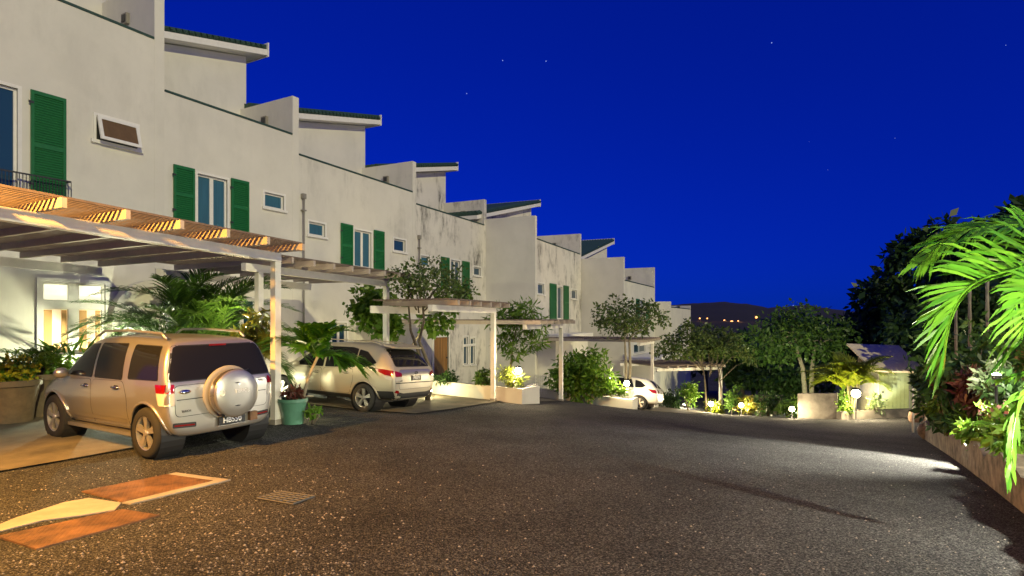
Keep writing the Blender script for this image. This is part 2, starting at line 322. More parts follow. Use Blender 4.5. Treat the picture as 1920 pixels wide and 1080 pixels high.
def slab(name, pxs, th, m, kind=None):
    q = [GP(*c) for c in pxs]; n = len(q); mb = MB(); mb.v = [tuple(p+Vector((0,0,th))) for p in q]+[tuple(p-Vector((0,0,.05))) for p in q]
    mb.f = [tuple(range(n))]+[(i,i+n,(i+1)%n+n,(i+1)%n) for i in range(n)]; return link(name, mb, m)
tag(slab('pavement_patch', [(-10,1000),(-5,986),(30,972),(77,957),(120,943),(167,935),(228,944),(214,958),(150,968),(80,977)], .009, M['conc']), kind='structure')
def drain():
    q = [GP(*c)+Vector((0,0,.004)) for c in [(482,936),(550,947),(590,932),(523,923)]]; root = thing('drain_grate','small square black iron drain grate sunk in the gravel road','drain',sum(q,Vector())/4)
    mb = MB(); mb.hexa([p+Vector((0,0,-.02)) for p in q]+[p+Vector((0,0,.001)) for p in q]); link('shade_fill', mb, mat('black_shade',(.004,.004,.004),1), root); g = MB()  # flat black slab stands for the shade below the grating
    f = lambda u,v: q[0].lerp(q[1],u).lerp(q[3].lerp(q[2],u),v)
    for i in range(6):
        for a,b in (((i/5,0),(i/5,1)),((0,i/5),(1,i/5))): g.tube([f(*a)+Vector((0,0,.008)),f(*b)+Vector((0,0,.004))],.009,4)
    link('grating', g, mat('grate_iron',(.13,.125,.115),.9,spec=.1), root)
drain()
def stones():
    mb = MB()
    for _ in range(1500):
        if random.random() < .6: px,py = random.uniform(-20,660),random.uniform(868,1080)
        else: px,py = random.uniform(200,1900),random.uniform(830,1080)
        p = GP(px,py); r = random.uniform(.004,.011)*(1.5 if random.random() < .05 else 1); k = len(mb.v); a = random.random()*6
        for j in range(5): mb.v.append((p.x+r*random.uniform(.8,1.5)*math.cos(a+j*1.256), p.y+r*math.sin(a+j*1.256), p.z-.001))
        mb.v.append((p.x,p.y,p.z+r*.9)); mb.f += [(k+j,k+(j+1)%5,k+5) for j in range(5)]
    tag(link('gravel', mb, mat('loose_stone',(.34,.30,.25),.9,noise=.4,nscale=3)), 'pale loose stones scattered over the dark road surface','gravel',kind='stuff')
stones()

# ------------------------------------------------------------------ terrace of houses
K = {}
def shutter(F, root, x0, x1, yt, yb):
    t0,t1 = F.t(x0),F.t(x1); z1,z0 = F.z(x0,yt),F.z(x0,yb); mb = MB(); b = .06
    for a in ((t0,t0+b,z0,z1),(t1-b,t1,z0,z1),(t0+b,t1-b,z0,z0+.1),(t0+b,t1-b,z1-.08,z1),(t0+b,t1-b,(z0+z1)/2-.05,(z0+z1)/2+.05)): F.box(mb,a[0],a[1],.02,.065,a[2],a[3])
    F.box(mb,t0+b,t1-b,.02,.036,z0+.1,z1-.08); z = z0+.12
    while z < z1-.1:
        q = [F.pt(t0+b,.036,z+.03),F.pt(t1-b,.036,z+.03),F.pt(t1-b,.056,z),F.pt(t0+b,.056,z)]; mb.add(q+[p+Vector((0,0,.012)) for p in q],[(3,2,6,7),(0,3,7,4),(4,7,6,5),(1,5,6,2),(0,1,2,3)]); z += .055
    o = link('shutter', mb, M['shut'], root); 
    for zz in (z0+.3,z1-.3): h = MB(); F.box(h,t0-.05,t0+.05,.066,.075,zz,zz+.05); sub('hinge', h, M['dark'], o, root)
def window(F, root, x0,x1,yt,yb, kind='sash', leaves_=1, pane='glass', sill=True, ops=None):
    t0,t1 = F.t(x0),F.t(x1); z1,z0 = F.z(x0,yt),F.z(x0,yb); ops.append((t0,t1,z0,z1)); mb = MB(); fw = .055
    # surround, proud of the wall
    for a in ((t0-.07,t0,z0-.0,z1+.07),(t1,t1+.07,z0,z1+.07),(t0,t1,z1,z1+.07)): F.box(mb,a[0],a[1],-.10,.022,a[2],a[3])
    w = (t1-t0)/leaves_
    for i in range(leaves_):
        a,b = t0+i*w,t0+(i+1)*w
        for c in ((a,a+fw,z0,z1),(b-fw,b,z0,z1),(a+fw,b-fw,z0,z0+fw),(a+fw,b-fw,z1-fw,z1)): F.box(mb,c[0],c[1],-.11,-.05,c[2],c[3])
    o = link('window', mb, M['trim'], root)
    for i in range(leaves_):
        a,b = t0+i*w+fw,t0+(i+1)*w-fw; pm = MB(); F.box(pm,a,b,-.095,-.075,z0+fw,z1-fw); sub('pane', pm, M[pane], o, root)
        if pane == 'glass':
            c = MB(); n = 10
            for k in range(n): ta = a+(b-a)*k/n; F.box(c,ta,ta+(b-a)/n*.6,-.16-.02*(k%2),-.14-.02*(k%2),z0+fw,z1-fw)
    if sill: sm = MB(); F.box(sm,t0-.10,t1+.10,-.05,.07,z0-.07,z0); sub('sill', sm, M['trim'], o, root)
    return o
def wallskin(F, L, zb, zt, ops, th=.2):
    mb = MB(); ts = sorted({0,L}|{min(max(v,0),L) for o in ops for v in o[:2]}); zs = sorted({zb,zt}|{v for o in ops for v in o[2:]})
    for i in range(len(ts)-1):
        j = 0
        while j < len(zs)-1:
            tc = (ts[i]+ts[i+1])/2; inside = lambda jj: any(o[0]<tc<o[1] and o[2]<(zs[jj]+zs[jj+1])/2<o[3] for o in ops)
            if inside(j): j += 1; continue
            k = j
            while k+1 < len(zs)-1 and not inside(k+1): k += 1
            F.box(mb,ts[i],ts[i+1],-th,0,zs[j],zs[k+1]); j = k+1
    return mb
def house(label, A, B, zp, zparty, zpent, setb, fn, wm='wall', base=-4.5, flank=None, back=9, pent0=0.0):
    F = Frame(A, (B[0]-A[0],B[1]-A[1])); L = math.hypot(B[0]-A[0],B[1]-A[1])
    root = thing('terraced_house', label, 'house', (A[0],A[1],gz(*A)), 'white terraced houses stepping downhill'); ops = []
    fn(F, root, ops)
    link('wall', wallskin(F,L,base,zp,ops), M[wm], root)
    bm_ = MB(); F.box(bm_,.01,L-.01,-back,-.203,base,zp-.75); link('rear_block', bm_, M['wall'], root)
    cp = MB(); F.box(cp,(.26 if flank else .02),L-.26,-.23,.02,zp+.002,zp+.06); link('coping', cp, M['roof'], root)
    pw = MB(); F.box(pw,L-.25,L+.002,-setb-.1,.004,base,zparty); p = link('party_wall', pw, M[wm], root)
    if setb > 1:
        zl = zp+(zparty-zp)*.5; lm = MB(); F.box(lm,L-.34,L-.252,-setb*.5-.13,-setb*.5+.13,zl-.12,zl+.16); sub('wall_light', lm, M['pipe'], p, root)
        l2 = MB(); F.box(l2,L-.36,L-.342,-setb*.5-.08,-setb*.5+.08,zl-.07,zl+.11); sub('light_cover', l2, M['dark'], p, root)
    if flank:
        fl = MB(); F.box(fl,-.002,.25,-flank[1],.004,base,flank[0]); link('flank_wall', fl, M['wall'], root)
    if zpent:
        z0 = zp-.75; sl = .25; zr = zpent; zlft = zr-sl*(L-pent0); pm = MB()
        q = [F.pt(pent0,-setb,0),F.pt(L-.02,-setb,0),F.pt(L-.02,-back,0),F.pt(pent0,-back,0)]; zt = [zlft,zr,zr,zlft]
        pm.hexa([(p_.x,p_.y,z0) for p_ in q]+[(p_.x,p_.y,z_) for p_,z_ in zip(q,zt)]); link('penthouse', pm, M[wm if wm != 'wallm' else 'wall'], root)
        f = lambda t: zr+sl*(t-L)+.004
        def slab_(ta,tb,oa,ob,lo,hi):
            mb = MB(); q = [F.pt(ta,ob,0),F.pt(tb,ob,0),F.pt(tb,oa,0),F.pt(ta,oa,0)]; zz = [f(ta),f(tb),f(tb),f(ta)]
            return mb.hexa([(p_.x,p_.y,z_+lo) for p_,z_ in zip(q,zz)]+[(p_.x,p_.y,z_+hi) for p_,z_ in zip(q,zz)])
        ta,tb = pent0+(-.25 if flank else .03),L+.50; ro = link('roof', slab_(ta,tb-.02,-back-.3,-setb+.42,.235,.40), M['roof'], root); tl = MB(); o_ = -back
        while o_ < -setb+.4:        # tile rolls run up the slope
            a,b = F.pt(ta,o_,0),F.pt(tb-.03,o_,0); tl.tube([(a.x,a.y,f(ta)+.40),(b.x,b.y,f(tb)+.40)],.065,6); o_ += .22
        sub('roof_tiles', tl, M['roof'], ro, root)
        tr = MB(); t_ = ta
        while t_ < tb-.1:
            a,b = F.pt(t_,-setb+.425,0),F.pt(t_+.14,-setb+.425,0); tr.tube([(a.x,a.y,f(t_)+.32),(b.x,b.y,f(t_+.14)+.32)],.075,6); t_ += .2
        sub('verge_tiles', tr, M['roof'], ro, root)
        sub('fascia', slab_(ta,tb,-back-.3,-setb+.44,.03,.23), M['trim'], ro, root)
        ec = MB(); 
        e_ = slab_(tb+.003,tb+.06,-back-.3,-setb+.46,-.02,.47); sub('barge_board', e_, M['trim'], ro, root)
    return F, root, L
V = lambda x,y: (x,y)
C12=V(-9.13,15.4); B2=V(-7.0,19.25); B3=V(-4.11,25.12); B4=V(-1.35,30.97); C5=V(1.17,29.78); B5=V(4.4,37.3); C6=V(6.89,36.22); B6=V(10.9,44.77); C7=V(11.96,44.28); B7=V(16.2,53.2)
A1=V(C12[0]-.497*7.5,C12[1]-.868*7.5)
def u1(F, r, ops):
    shutter(F,r,56,122,168,372); window(F,r,-62,33,140,360,leaves_=2,sill=False,ops=ops,pane='glass')
    rl = MB(); ta,tb_ = F.t(-62),F.t(124); zt,zb_ = F.z(-62,300),F.z(-62,360); zt = F.z(60,331); zb_ = zt-.75  # dark bars put where the pergola slats' shadow crosses the shutter
    F.box(rl,ta,tb_,.22,.25,zt-.03,zt); F.box(rl,ta,tb_,.22,.25,zb_,zb_+.03); k = ta
    while k < tb_: F.box(rl,k,k+.012,.23,.242,zb_+.03,zt-.03); k += .06
    for q in (ta,tb_-.03): F.box(rl,q,q+.03,.0,.219,zt-.03,zt)
    link('slat_shadow_bars', rl, M['dark'], r)
    # awning window, sash tilted open
    t0,t1 = F.t(180),F.t(257); z1,z0 = F.z(180,216),F.z(180,262); ops.append((t0,t1,z0,z1)); mb = MB()
    for a in ((t0-.06,t0,z0,z1+.06),(t1,t1+.06,z0,z1+.06),(t0,t1,z1,z1+.06)): F.box(mb,a[0],a[1],-.1,.022,a[2],a[3])
    o = link('window', mb, M['trim'], r); H = z1-z0; oo = lambda z: .03+(z1-z)*.30
    def tb(mb,ta,tb_,za,zb,lo=0,hi=.05):
        mb.hexa([F.pt(ta,oo(za)+hi,za),F.pt(tb_,oo(za)+hi,za),F.pt(tb_,oo(za)+lo,za),F.pt(ta,oo(za)+lo,za),F.pt(ta,oo(zb)+hi,zb),F.pt(tb_,oo(zb)+hi,zb),F.pt(tb_,oo(zb)+lo,zb),F.pt(ta,oo(zb)+lo,zb)])
    s = MB(); w = .075
    for a in ((t0,t0+w,z0,z1),(t1-w,t1,z0,z1),(t0+w,t1-w,z0,z0+w),(t0+w,t1-w,z1-w,z1)): tb(s,*a)
    sub('sash', s, M['trim'], o, r); pm = MB(); tb(pm,t0+w,t1-w,z0+w,z1-w,.015,.03); sub('pane', pm, M['amber'], o, r)
    bk = MB(); F.box(bk,t0,t1,-.15,-.13,z0,z1); sub('shade_backing', bk, M['dark'], o, r)  # dark panel stands for the unlit room behind the sash
    sm = MB(); F.box(sm,t0-.12,t1+.12,-.05,.07,z0-.08,z0); sub('sill', sm, M['trim'], o, r)
    # lit ground floor window
    t0,t1 = F.t(77),F.t(197); zt,zb = F.z(77,528),F.z(77,668); ops.append((t0,t1,zb,zt)); W = t1-t0; H = zt-zb; mb = MB()
    for a in ((t0-.09,t0,zb,zt+.09),(t1,t1+.09,zb,zt+.09),(t0,t1,zt,zt+.09)): F.box(mb,a[0],a[1],-.1,.03,a[2],a[3])
    ym = zb+H*.70; tm = t0+W*.5
    for a in ((t0,t0+.06,zb,zt),(t1-.06,t1,zb,zt),(tm-.11,tm+.11,zb,zt),(t0+.06,tm-.11,ym-.11,ym+.11),(tm+.11,t1-.06,ym-.11,ym+.11),(t0+.06,tm-.11,zt-.05,zt),(tm+.11,t1-.06,zt-.05,zt),(t0+.06,tm-.11,zb,zb+.06),(tm+.11,t1-.06,zb,zb+.06)): F.box(mb,a[0],a[1],-.1,-.03,a[2],a[3])
    o = link('window', mb, M['trim'], r)
    for a,b in ((t0+.06,tm-.11),(tm+.11,t1-.06)):
        pm = MB(); F.box(pm,a,b,-.09,-.075,ym+.11,zt-.05); sub('transom_pane', pm, M['litw'], o, r)
        pm = MB(); F.box(pm,a,b,-.09,-.075,zb+.06,ym-.11); sub('pane', pm, M['lito'], o, r)
        cu = MB()
        F.box(cu,a+.02,a+(b-a)*.36,-.072,-.06,zb+.06,ym-.13); F.box(cu,b-(b-a)*.25,b-.02,-.072,-.06,zb+.06,ym-.13); F.box(cu,a+.02+(b-a)*.36,b-(b-a)*.25-.02,-.072,-.065,zb+.06,zb+.28)
        sub('curtain', cu, mat('backlit_curtain',(.7,.4,.16),.9), o, r)
    sm = MB(); F.box(sm,t0-.14,t1+.14,-.05,.09,zb-.09,zb); sub('sill', sm, M['trim'], o, r)
    # arched porch beside the window
    pa = MB(); ta = F.t(203); n = 12; ra = .85; zc = F.z(203,600)
    for i in range(n):
        a0,a1 = math.pi*i/n,math.pi*(i+1)/n; q = []
        for o_ in (.03,.32):
            for rr,a in ((ra,a0),(ra+.16,a0),(ra+.16,a1),(ra,a1)): q.append(F.pt(ta+ra+.1-rr*math.cos(a),o_,zc+rr*math.sin(a)))
        pa.hexa(q)
    for s in (0,1):
        tt = ta+.1-.16 if s == 0 else ta+.1+2*ra; F.box(pa,tt,tt+.16,.03,.32,-.5,zc-.003)
    link('porch_arch', pa, M['wall'], r); d = MB(); F.box(d,ta+.1,ta+.1+2*ra,.004,.05,-.5,zc+.35); link('door', d, M['trim'], r)
F1,H1,_ = house('nearest white house with a tilted open window and a lit ground floor window', A1, C12, 9.26, 10.9, 12.3, 2.6, u1)
def u2(F, r, ops):
    shutter(F,r,324,363,308,416); shutter(F,r,432,465,334,438); window(F,r,370,426,325,430,leaves_=2,sill=False,ops=ops,pane='drape'); window(F,r,496,532,360,388,ops=ops,pane='drape')
    window(F,r,430,480,560,640,ops=ops,leaves_=2)
F2,H2,_ = house('second white house, its wide roof and green shutters just right of the tall corner', C12, B2, 8.0, 9.28, 11.2, 2.6, u2)
def u3(F, r, ops):
    shutter(F,r,638,660,418,500); shutter(F,r,700,719,431,506); window(F,r,664,696,430,500,leaves_=2,sill=False,ops=ops,pane='drape'); window(F,r,579,609,415,440,ops=ops,pane='drape'); window(F,r,738,760,447,470,ops=ops)
    window(F,r,622,650,606,645,ops=ops,leaves_=2)
    for px in (590,648):
        pass
F3,H3,_ = house('third white house, two small blue windows either side of its green shutters', B2, B3, 7.41, 8.75, 10.7, 2.75, u3, 'wallm')
def door(F, r, x0,x1,yt,yb, ops):
    t0,t1 = F.t(x0),F.t(x1); z1,z0 = F.z(x0,yt),F.z(x0,yb); ops.append((t0,t1,z0,z1)); mb = MB(); F.box(mb,t0,t1,-.14,-.08,z0,z1)
    w = (t1-t0)/6
    for i in range(6): F.box(mb,t0+i*w+.01,t0+(i+1)*w-.01,-.079,-.06,z0+.05,z1-.04)
    o = link('door', mb, M['door'], r); f = MB()
    for a in ((t0-.1,t0,z0,z1+.1),(t1,t1+.1,z0,z1+.1),(t0,t1,z1,z1+.1)): F.box(f,a[0],a[1],-.1,.03,a[2],a[3])
    sub('door_frame', f, M['trim'], o, r); h = MB(); h.ball(F.pt(t1-.1,-.03,z0+1.0),.04,8); sub('handle', h, M['dark'], o, r)
def u4(F, r, ops):
    shutter(F,r,826,841,481,540); shutter(F,r,866,879,489,560); window(F,r,845,862,487,550,leaves_=2,sill=False,ops=ops); window(F,r,789,806,479,498,ops=ops,pane='drape'); window(F,r,888,901,500,516,ops=ops)
    door(F,r,813,841,633,715,ops); window(F,r,869,877,632,684,ops=ops); window(F,r,882,890,634,684,ops=ops)
    t0,t1 = F.t(869),F.t(890); z = F.z(869,648); b = MB(); F.box(b,t0-.1,t1+.1,-.045,.026,z-.06,z+.06); link('glazing_bar', b, M['trim'], r)
    l = MB(); F.box(l,F.t(822),F.t(828),.005,.16,F.z(822,622),F.z(822,612)); link('porch_light', l, M['dark'], r)
F4,H4,_ = house('fourth white house, black mould stains on its wall above a brown plank door', B3, B4, 6.95, 8.33, 10.1, 2.5, u4, 'wall2')
def u5(F, r, ops):
    shutter(F,r,1030,1042,531,598); shutter(F,r,1056,1065,535,600); window(F,r,1045,1054,537,598,leaves_=1,sill=False,ops=ops); window(F,r,1008,1020,531,551,ops=ops); window(F,r,1071,1081,543,560,ops=ops)
    door(F,r,1022,1040,664,740,ops)
F5,H5,_ = house('fifth white house, set forward with a tall blank side wall and dark shutters', C5, B5, 6.13, 7.46, 9.4, 3.4, u5, 'wall2', flank=(7.31,4.2), pent0=-.4)
def u6(F, r, ops):
    window(F,r,1188,1210,646,664,ops=ops,leaves_=2); shutter(F,r,1192,1198,560,610); window(F,r,1200,1208,562,610,sill=False,ops=ops); shutter(F,r,1211,1216,566,612)
F6,H6,_ = house('sixth white house, partly hidden behind the small tree with a leaning crown', C6, B6, 4.45, 6.0, 7.9, 3.75, u6, 'wallm', flank=(5.9,4.2), base=-6, pent0=-.3)
F7,H7,_ = house('farthest and lowest white house at the end of the terrace beside the dark hill', C7, B7, 2.95, 3.3, None, 2.0, lambda F,r,o: window(F,r,1272,1280,610,640,ops=o), 'wallm', flank=(3.4,4), base=-8)
# ground floor porch of the fifth and sixth house: flat slab over a projecting wall
def porch(F, root, t0,t1, o, ztop, base):
    m = MB(); F.box(m,t0,t1,.006,o,base,ztop-.28); link('porch_wall', m, M['wallm'], root); s = MB(); F.box(s,t0-.15,t1+.1,.006,o+.3,ztop-.277,ztop); link('porch_roof', s, M['trim'], root)
porch(F5,H5,.3,6.2,1.0,1.25,-4)
porch(F6,H6,.3,7.5,1.6,-.35,-5)
def downpipe(F, px, yt, label, zb):
    t = F.t(px); z = F.z(px,yt); root = thing('downpipe',label,'pipe',F.pt(t,.08,zb),'rainwater downpipes on the terrace'); mb = MB(); mb.tube([F.pt(t,.08,zb),F.pt(t,.08,z-.2)],.032,8); link('pipe', mb, M['pipe'], root, smooth=True)
    h = MB(); F.box(h,t-.065,t+.065,.005,.13,z-.2,z-.03); link('hopper', h, M['pipe'], root); b = MB()
    for k in range(4): zz = zb+.6+k*(z-zb-1.2)/3; F.box(b,t-.07,t+.07,.003,.13,zz,zz+.04)
    link('bracket', b, M['pipe'], root)
downpipe(F3,566.5,362,'grey downpipe with box hopper between the second and third house',-.6)
downpipe(F4,784,440,'grey downpipe with box hopper between the third and fourth house',-1)

# ------------------------------------------------------------------ pergolas
def pergola(label, px, d, fd, span, ztop, back, over, spc, leftpost=True, ledger=True, sl=0.0, bt=.11, zl=None, nr=None):
    O = ((px-960)/FP*d, d); F = Frame(O, fd); root = thing('carport_pergola', label, 'pergola', (O[0],O[1],gz(*O)), 'white timber carport pergolas'); zz = lambda t: ztop+sl*t
    for t in ([0,-span] if leftpost else [0]):
        p = F.pt(t,0,0); mb = MB(); F.box(mb,t-.065,t+.065,-.065,.065,gz(p.x,p.y)-.3,zz(t)-.167); q = link('post', mb, M['post'], root)
        ft = MB(); F.box(ft,t-.08,t+.08,-.08,.08,gz(p.x,p.y)-.1,gz(p.x,p.y)+.09); sub('post_foot', ft, M['dark'] if False else M['conc'], q, root)
    def sb(mb, t0,t1,o0,o1,a,b):
        q = [F.pt(t,o,0) for t,o in ((t0,o1),(t1,o1),(t1,o0),(t0,o0))]; h = [zz(t0),zz(t1),zz(t1),zz(t0)]
        mb.hexa([(p.x,p.y,z+a) for p,z in zip(q,h)]+[(p.x,p.y,z+b) for p,z in zip(q,h)])
    b = MB(); sb(b,-span-.4,.07,-.07,.07,-.165,0); link('beam', b, M['post'], root)
    if ledger: b = MB(); sb(b,-span-.4,.07,-back,-back+.06,-.2,-.005); link('ledger', b, M['post'], root)
    t = 0.0
    while t > -span-.45:
        r = MB(); sb(r,t-.03,t+.03,-back+.061,over,.003,.125); link('rafter', r, M['rafter'], root); t -= spc
    bb = MB(); o = -back+.1
    while o < over-.02: sb(bb,-span-.42,.08,o,o+.04,.128,.16); o += bt
    link('battens', bb, M['batten'], root); return F, root
PF1,PR1 = pergola('nearest and largest carport pergola, above the silver jeep with the spare wheel',517,10.8,(.473,.881),7.2,3.235,6.0,.72,.745,sl=-.037)
PF2,PR2 = pergola('second carport pergola, its post standing behind the gold-lit hatchback',724,16.8,(.44,.898),4.4,3.12,3.0,.95,.62,sl=-.02)
PF3,PR3 = pergola('third carport pergola with a flowering creeper on its roof slats, by the plank door',925,18.0,(.427,.904),3.1,2.37,1.9,.55,.6,sl=-.005,leftpost=False)
PF4,PR4 = pergola('fourth carport pergola, its post in front of the round leafy bush',1052,22.1,(.40,.917),3.2,1.86,6.5,.55,.6,leftpost=False)
PF5,PR5 = pergola('fifth carport pergola, over the white parked car',1223,29.6,(.425,.905),2.6,.98,4.8,.4,.6,leftpost=False)
PF6,PR6 = pergola('farthest carport pergola, heaped with creeper beside the path lamps',1351,33,(.955,.297),3.7,-.62,4.2,.4,.6,leftpost=False)
sheet('carport_paving', PF1, -9,.5,-6.2,-.2, .03, M['pad'])
sheet('carport_paving', PF3, -4.6,1.2,-6,.3, .03, M['pad'])
sheet('carport_paving', PF4, -3.4,.2,-6,.3, .03, M['pad'])
sheet('carport_paving', PF5, -4.0,4,-4.6,2.4, .03, M['pad'])

# ------------------------------------------------------------------ low walls and planters
def lowwall(name, label, cat, a, b, h, th, m, root=None, dz=-.5, cap=None, n=8, group=None, jit=0):
    a,b = Vector((a[0],a[1],0)),Vector((b[0],b[1],0)); F = Frame((a.x,a.y),(b-a)); L = (b-a).length; r = thing(name,label,cat,(a.x,a.y,gz(a.x,a.y)),group); mb = MB(); cp = MB()
    for i in range(n):
        t0,t1 = L*i/n,L*(i+1)/n; c = F.pt((t0+t1)/2,0,0); g0 = [gz(*F.pt(t,0,0).xy) for t in (t0,t1)]; q = [F.pt(t,o,0) for t,o in ((t0,th/2),(t1,th/2),(t1,-th/2),(t0,-th/2))]; g = [g0[0],g0[1],g0[1],g0[0]]; jj = [jit*(math.sin(t*3.1)+math.sin(t*7.7+1)) for t in (t0,t1,t1,t0)]
        mb.hexa([(p.x,p.y,z+dz) for p,z in zip(q,g)]+[(p.x,p.y,z+h+j_) for p,z,j_ in zip(q,g,jj)])
        if cap:
            q = [F.pt(t,o,0) for t,o in ((t0,th/2+.025),(t1,th/2+.025),(t1,-th/2-.025),(t0,-th/2-.025))]; cp.hexa([(p.x,p.y,z+h+.003) for p,z in zip(q,g)]+[(p.x,p.y,z+h+.06) for p,z in zip(q,g)])
    link('wall', mb, m, r)
    if cap: link('coping', cp, cap, r)
    return F, r
def planter(label, a, b, h, w):
    F, r = lowwall('planter', label, 'planter', a, b, h, .14, M['wall'], group='white garden planters by the carports'); L = math.hypot(b[0]-a[0],b[1]-a[1]); s = MB(); n = 8
    for i in range(n):
        q = [F.pt(t,o,0) for t,o in ((L*i/n,-.07),(L*(i+1)/n,-.07),(L*(i+1)/n,-w),(L*i/n,-w))]; s.add([(p.x,p.y,gz(p.x,p.y)+h-.07) for p in q],[(0,1,2,3)])
    link('soil', s, M['bed'], r)
    for t in (.07,L-.07): e = MB(); p = F.pt(t,0,0); F.box(e,t-.07,t+.07,-w,-.072,gz(p.x,p.y)-.4,gz(p.x,p.y)+h); link('end_wall', e, M['wall'], r)
    return F
PA0,PA1 = P(981,755,17.6),P(800,735,19.6)
planter('low white planter with an end lamp, beside the third pergola post',(PA1.x,PA1.y),(PA0.x,PA0.y),.46,1.0)
PB0,PB1 = P(1187,765,25.6),P(980,741,27.8)
planter('long low white planter around the round bush',(PB1.x,PB1.y),(PB0.x,PB0.y),.42,1.6)
lowwall('block_wall','stained concrete block wall ending by the glowing yellow palm','wall',P(1497,785,26.3).xy,P(1571,785,25.2).xy,1.12,.22,M['concd'],n=4)
lowwall('block_wall','low pale wall behind the path lamps and dark shrubs','wall',P(1400,745,33).xy,P(1470,745,32).xy,1.05,.2,M['concd'],n=4)
lowwall('kerb_wall','low concrete kerb in front of the pale green gate','kerb',P(1573,790,25).xy,P(1712,788,25.6).xy,.36,.3,M['concd'],n=4)
LF = Frame(P(1003,735,27.2).xy,(.9,-.43)); lz = P(1003,735,27.2).z; r_ = thing('lattice_panel','small white lattice panel on the planter left of the round bush','lattice',LF.pt(0,0,lz)); mb = MB()
for k in range(6): LF.box(mb,k*.12,k*.12+.03,.10,.12,lz-.05,lz+.82); LF.box(mb,0,.63,.122,.14,lz+.04+k*.14,lz+.07+k*.14)
link('lattice',mb,M['trim'],r_)
WA,WB = Vector((6.2,7.2)),Vector((11.6,16.3)); wd = (WB-WA).normalized()
SW,_ = lowwall('stone_wall','rough brown stone retaining wall along the right-hand garden','wall',WB+wd*.2,WA-wd*6,.44,.28,M['stone'],n=60,jit=.05)
def bed():
    mb = MB(); n,m = 22,5; nrm = Vector((wd.y,-wd.x)); g = {}
    for i in range(n+1):
        for j in range(m+1):
            p = WB+wd*.5-wd*(i*.8)+nrm*(.1+j*2.2); z = gz(p.x,p.y)+.40+random.uniform(-.04,.04)+.12*j; g[i,j] = len(mb.v); mb.v.append((p.x,p.y,z))
    mb.f = [(g[i,j],g[i,j+1],g[i+1,j+1],g[i+1,j]) for i in range(n) for j in range(m)]; tag(link('garden_ground', mb, M['bed'], smooth=True), kind='structure')
bed()
# ------------------------------------------------------------------ cars
def textmb(body, size, org, ex, ey, mb, ext=.002, bold=0.0):
    cu = bpy.data.curves.new('lettering','FONT'); cu.body = body; cu.size = size; cu.extrude = ext; cu.align_x = 'CENTER'; cu.align_y = 'CENTER'; cu.offset = bold
    o = bpy.data.objects.new('lettering', cu); COL.objects.link(o); dg = bpy.context.evaluated_depsgraph_get(); dg.update()
    me = bpy.data.meshes.new_from_object(o.evaluated_get(dg)); ex,ey = Vector(ex),Vector(ey); ez = ex.cross(ey)
    mb.add([Vector(org)+ex*v.co.x+ey*v.co.y+ez*v.co.z for v in me.vertices],[tuple(p.vertices) for p in me.polygons])
    bpy.data.objects.remove(o); bpy.data.curves.remove(cu); bpy.data.meshes.remove(me)
def rpoly(pts, r=.05, n=4):
    out = []; m = len(pts)
    for i in range(m):
        p,a,b = Vector(pts[i]),Vector(pts[i-1]),Vector(pts[(i+1)%m]); da,db = (a-p),(b-p); ra = min(r,da.length*.45); rb = min(r,db.length*.45); s,e = p+da.normalized()*ra,p+db.normalized()*rb
        for k in range(n+1): t = k/n; out.append((1-t)**2*s+2*t*(1-t)*p+t*t*e)
    return out
def grow(pts, d):
    m = len(pts); c = sum((Vector(p) for p in pts),Vector((0,0)))/m; A = sum(Vector(pts[i]).x*Vector(pts[(i+1)%m]).y-Vector(pts[(i+1)%m]).x*Vector(pts[i]).y for i in range(m)); s = 1 if A > 0 else -1; out = []
    for i in range(m):
        p,a,b = Vector(pts[i]),Vector(pts[i-1]),Vector(pts[(i+1)%m]); e1 = (p-a); e2 = (b-p); n1 = Vector((e1.y,-e1.x)).normalized() if e1.length>1e-7 else Vector((0,0)); n2 = Vector((e2.y,-e2.x)).normalized() if e2.length>1e-7 else n1; nn = (n1+n2)
        out.append(p+(nn.normalized() if nn.length>1e-6 else n1)*d*s)
    return out
def patch(bvh, poly, ax, sgn, off, step=.07):
    P2 = []; m = len(poly)
    for i in range(m):
        a,b = Vector(poly[i]),Vector(poly[(i+1)%m]); k = max(1,int((b-a).length/step))
        for j in range(k): P2.append(a.lerp(b,j/k))
    no = len(P2); xs = [p.x for p in P2]; ys = [p.y for p in P2]; x = min(xs)+step*.6
    def inside(q):
        c = False
        for i in range(no):
            a,b = P2[i],P2[i-1]
            if (a.y > q.y) != (b.y > q.y) and q.x < (b.x-a.x)*(q.y-a.y)/(b.y-a.y)+a.x: c = not c
        return c
    ins = []
    while x < max(xs):
        y = min(ys)+step*.6
        while y < max(ys):
            q = Vector((x,y))
            if inside(q) and min((q-p).length for p in P2) > step*.4: ins.append(q)
            y += step
        x += step
    r = geometry.delaunay_2d_cdt(P2+ins, [], [list(range(no))], 1, 1e-6); mb = MB(); dr = {'y':Vector((0,-sgn,0)),'x':Vector((-sgn,0,0)),'z':Vector((0,0,-1))}[ax]
    for v in r[0]:
        o = Vector((v.x,sgn*4,v.y)) if ax == 'y' else (Vector((sgn*5,v.x,v.y)) if ax == 'x' else Vector((v.x,v.y,4)))
        h,nrm,_,_ = bvh.ray_cast(o,dr)
        if h is None: h,nrm,_,_ = bvh.find_nearest(o+dr*(4.2 if ax=='y' else 3.0))
        if nrm.dot(dr) > 0: nrm = -nrm
        mb.v.append(tuple(h+nrm*off))
    for f in r[2]:
        a,b,c = [Vector(mb.v[i]) for i in f[:3]]
        mb.f.append(tuple(f) if (b-a).cross(c-a).dot(dr) < 0 else tuple(reversed(f)))
    return mb
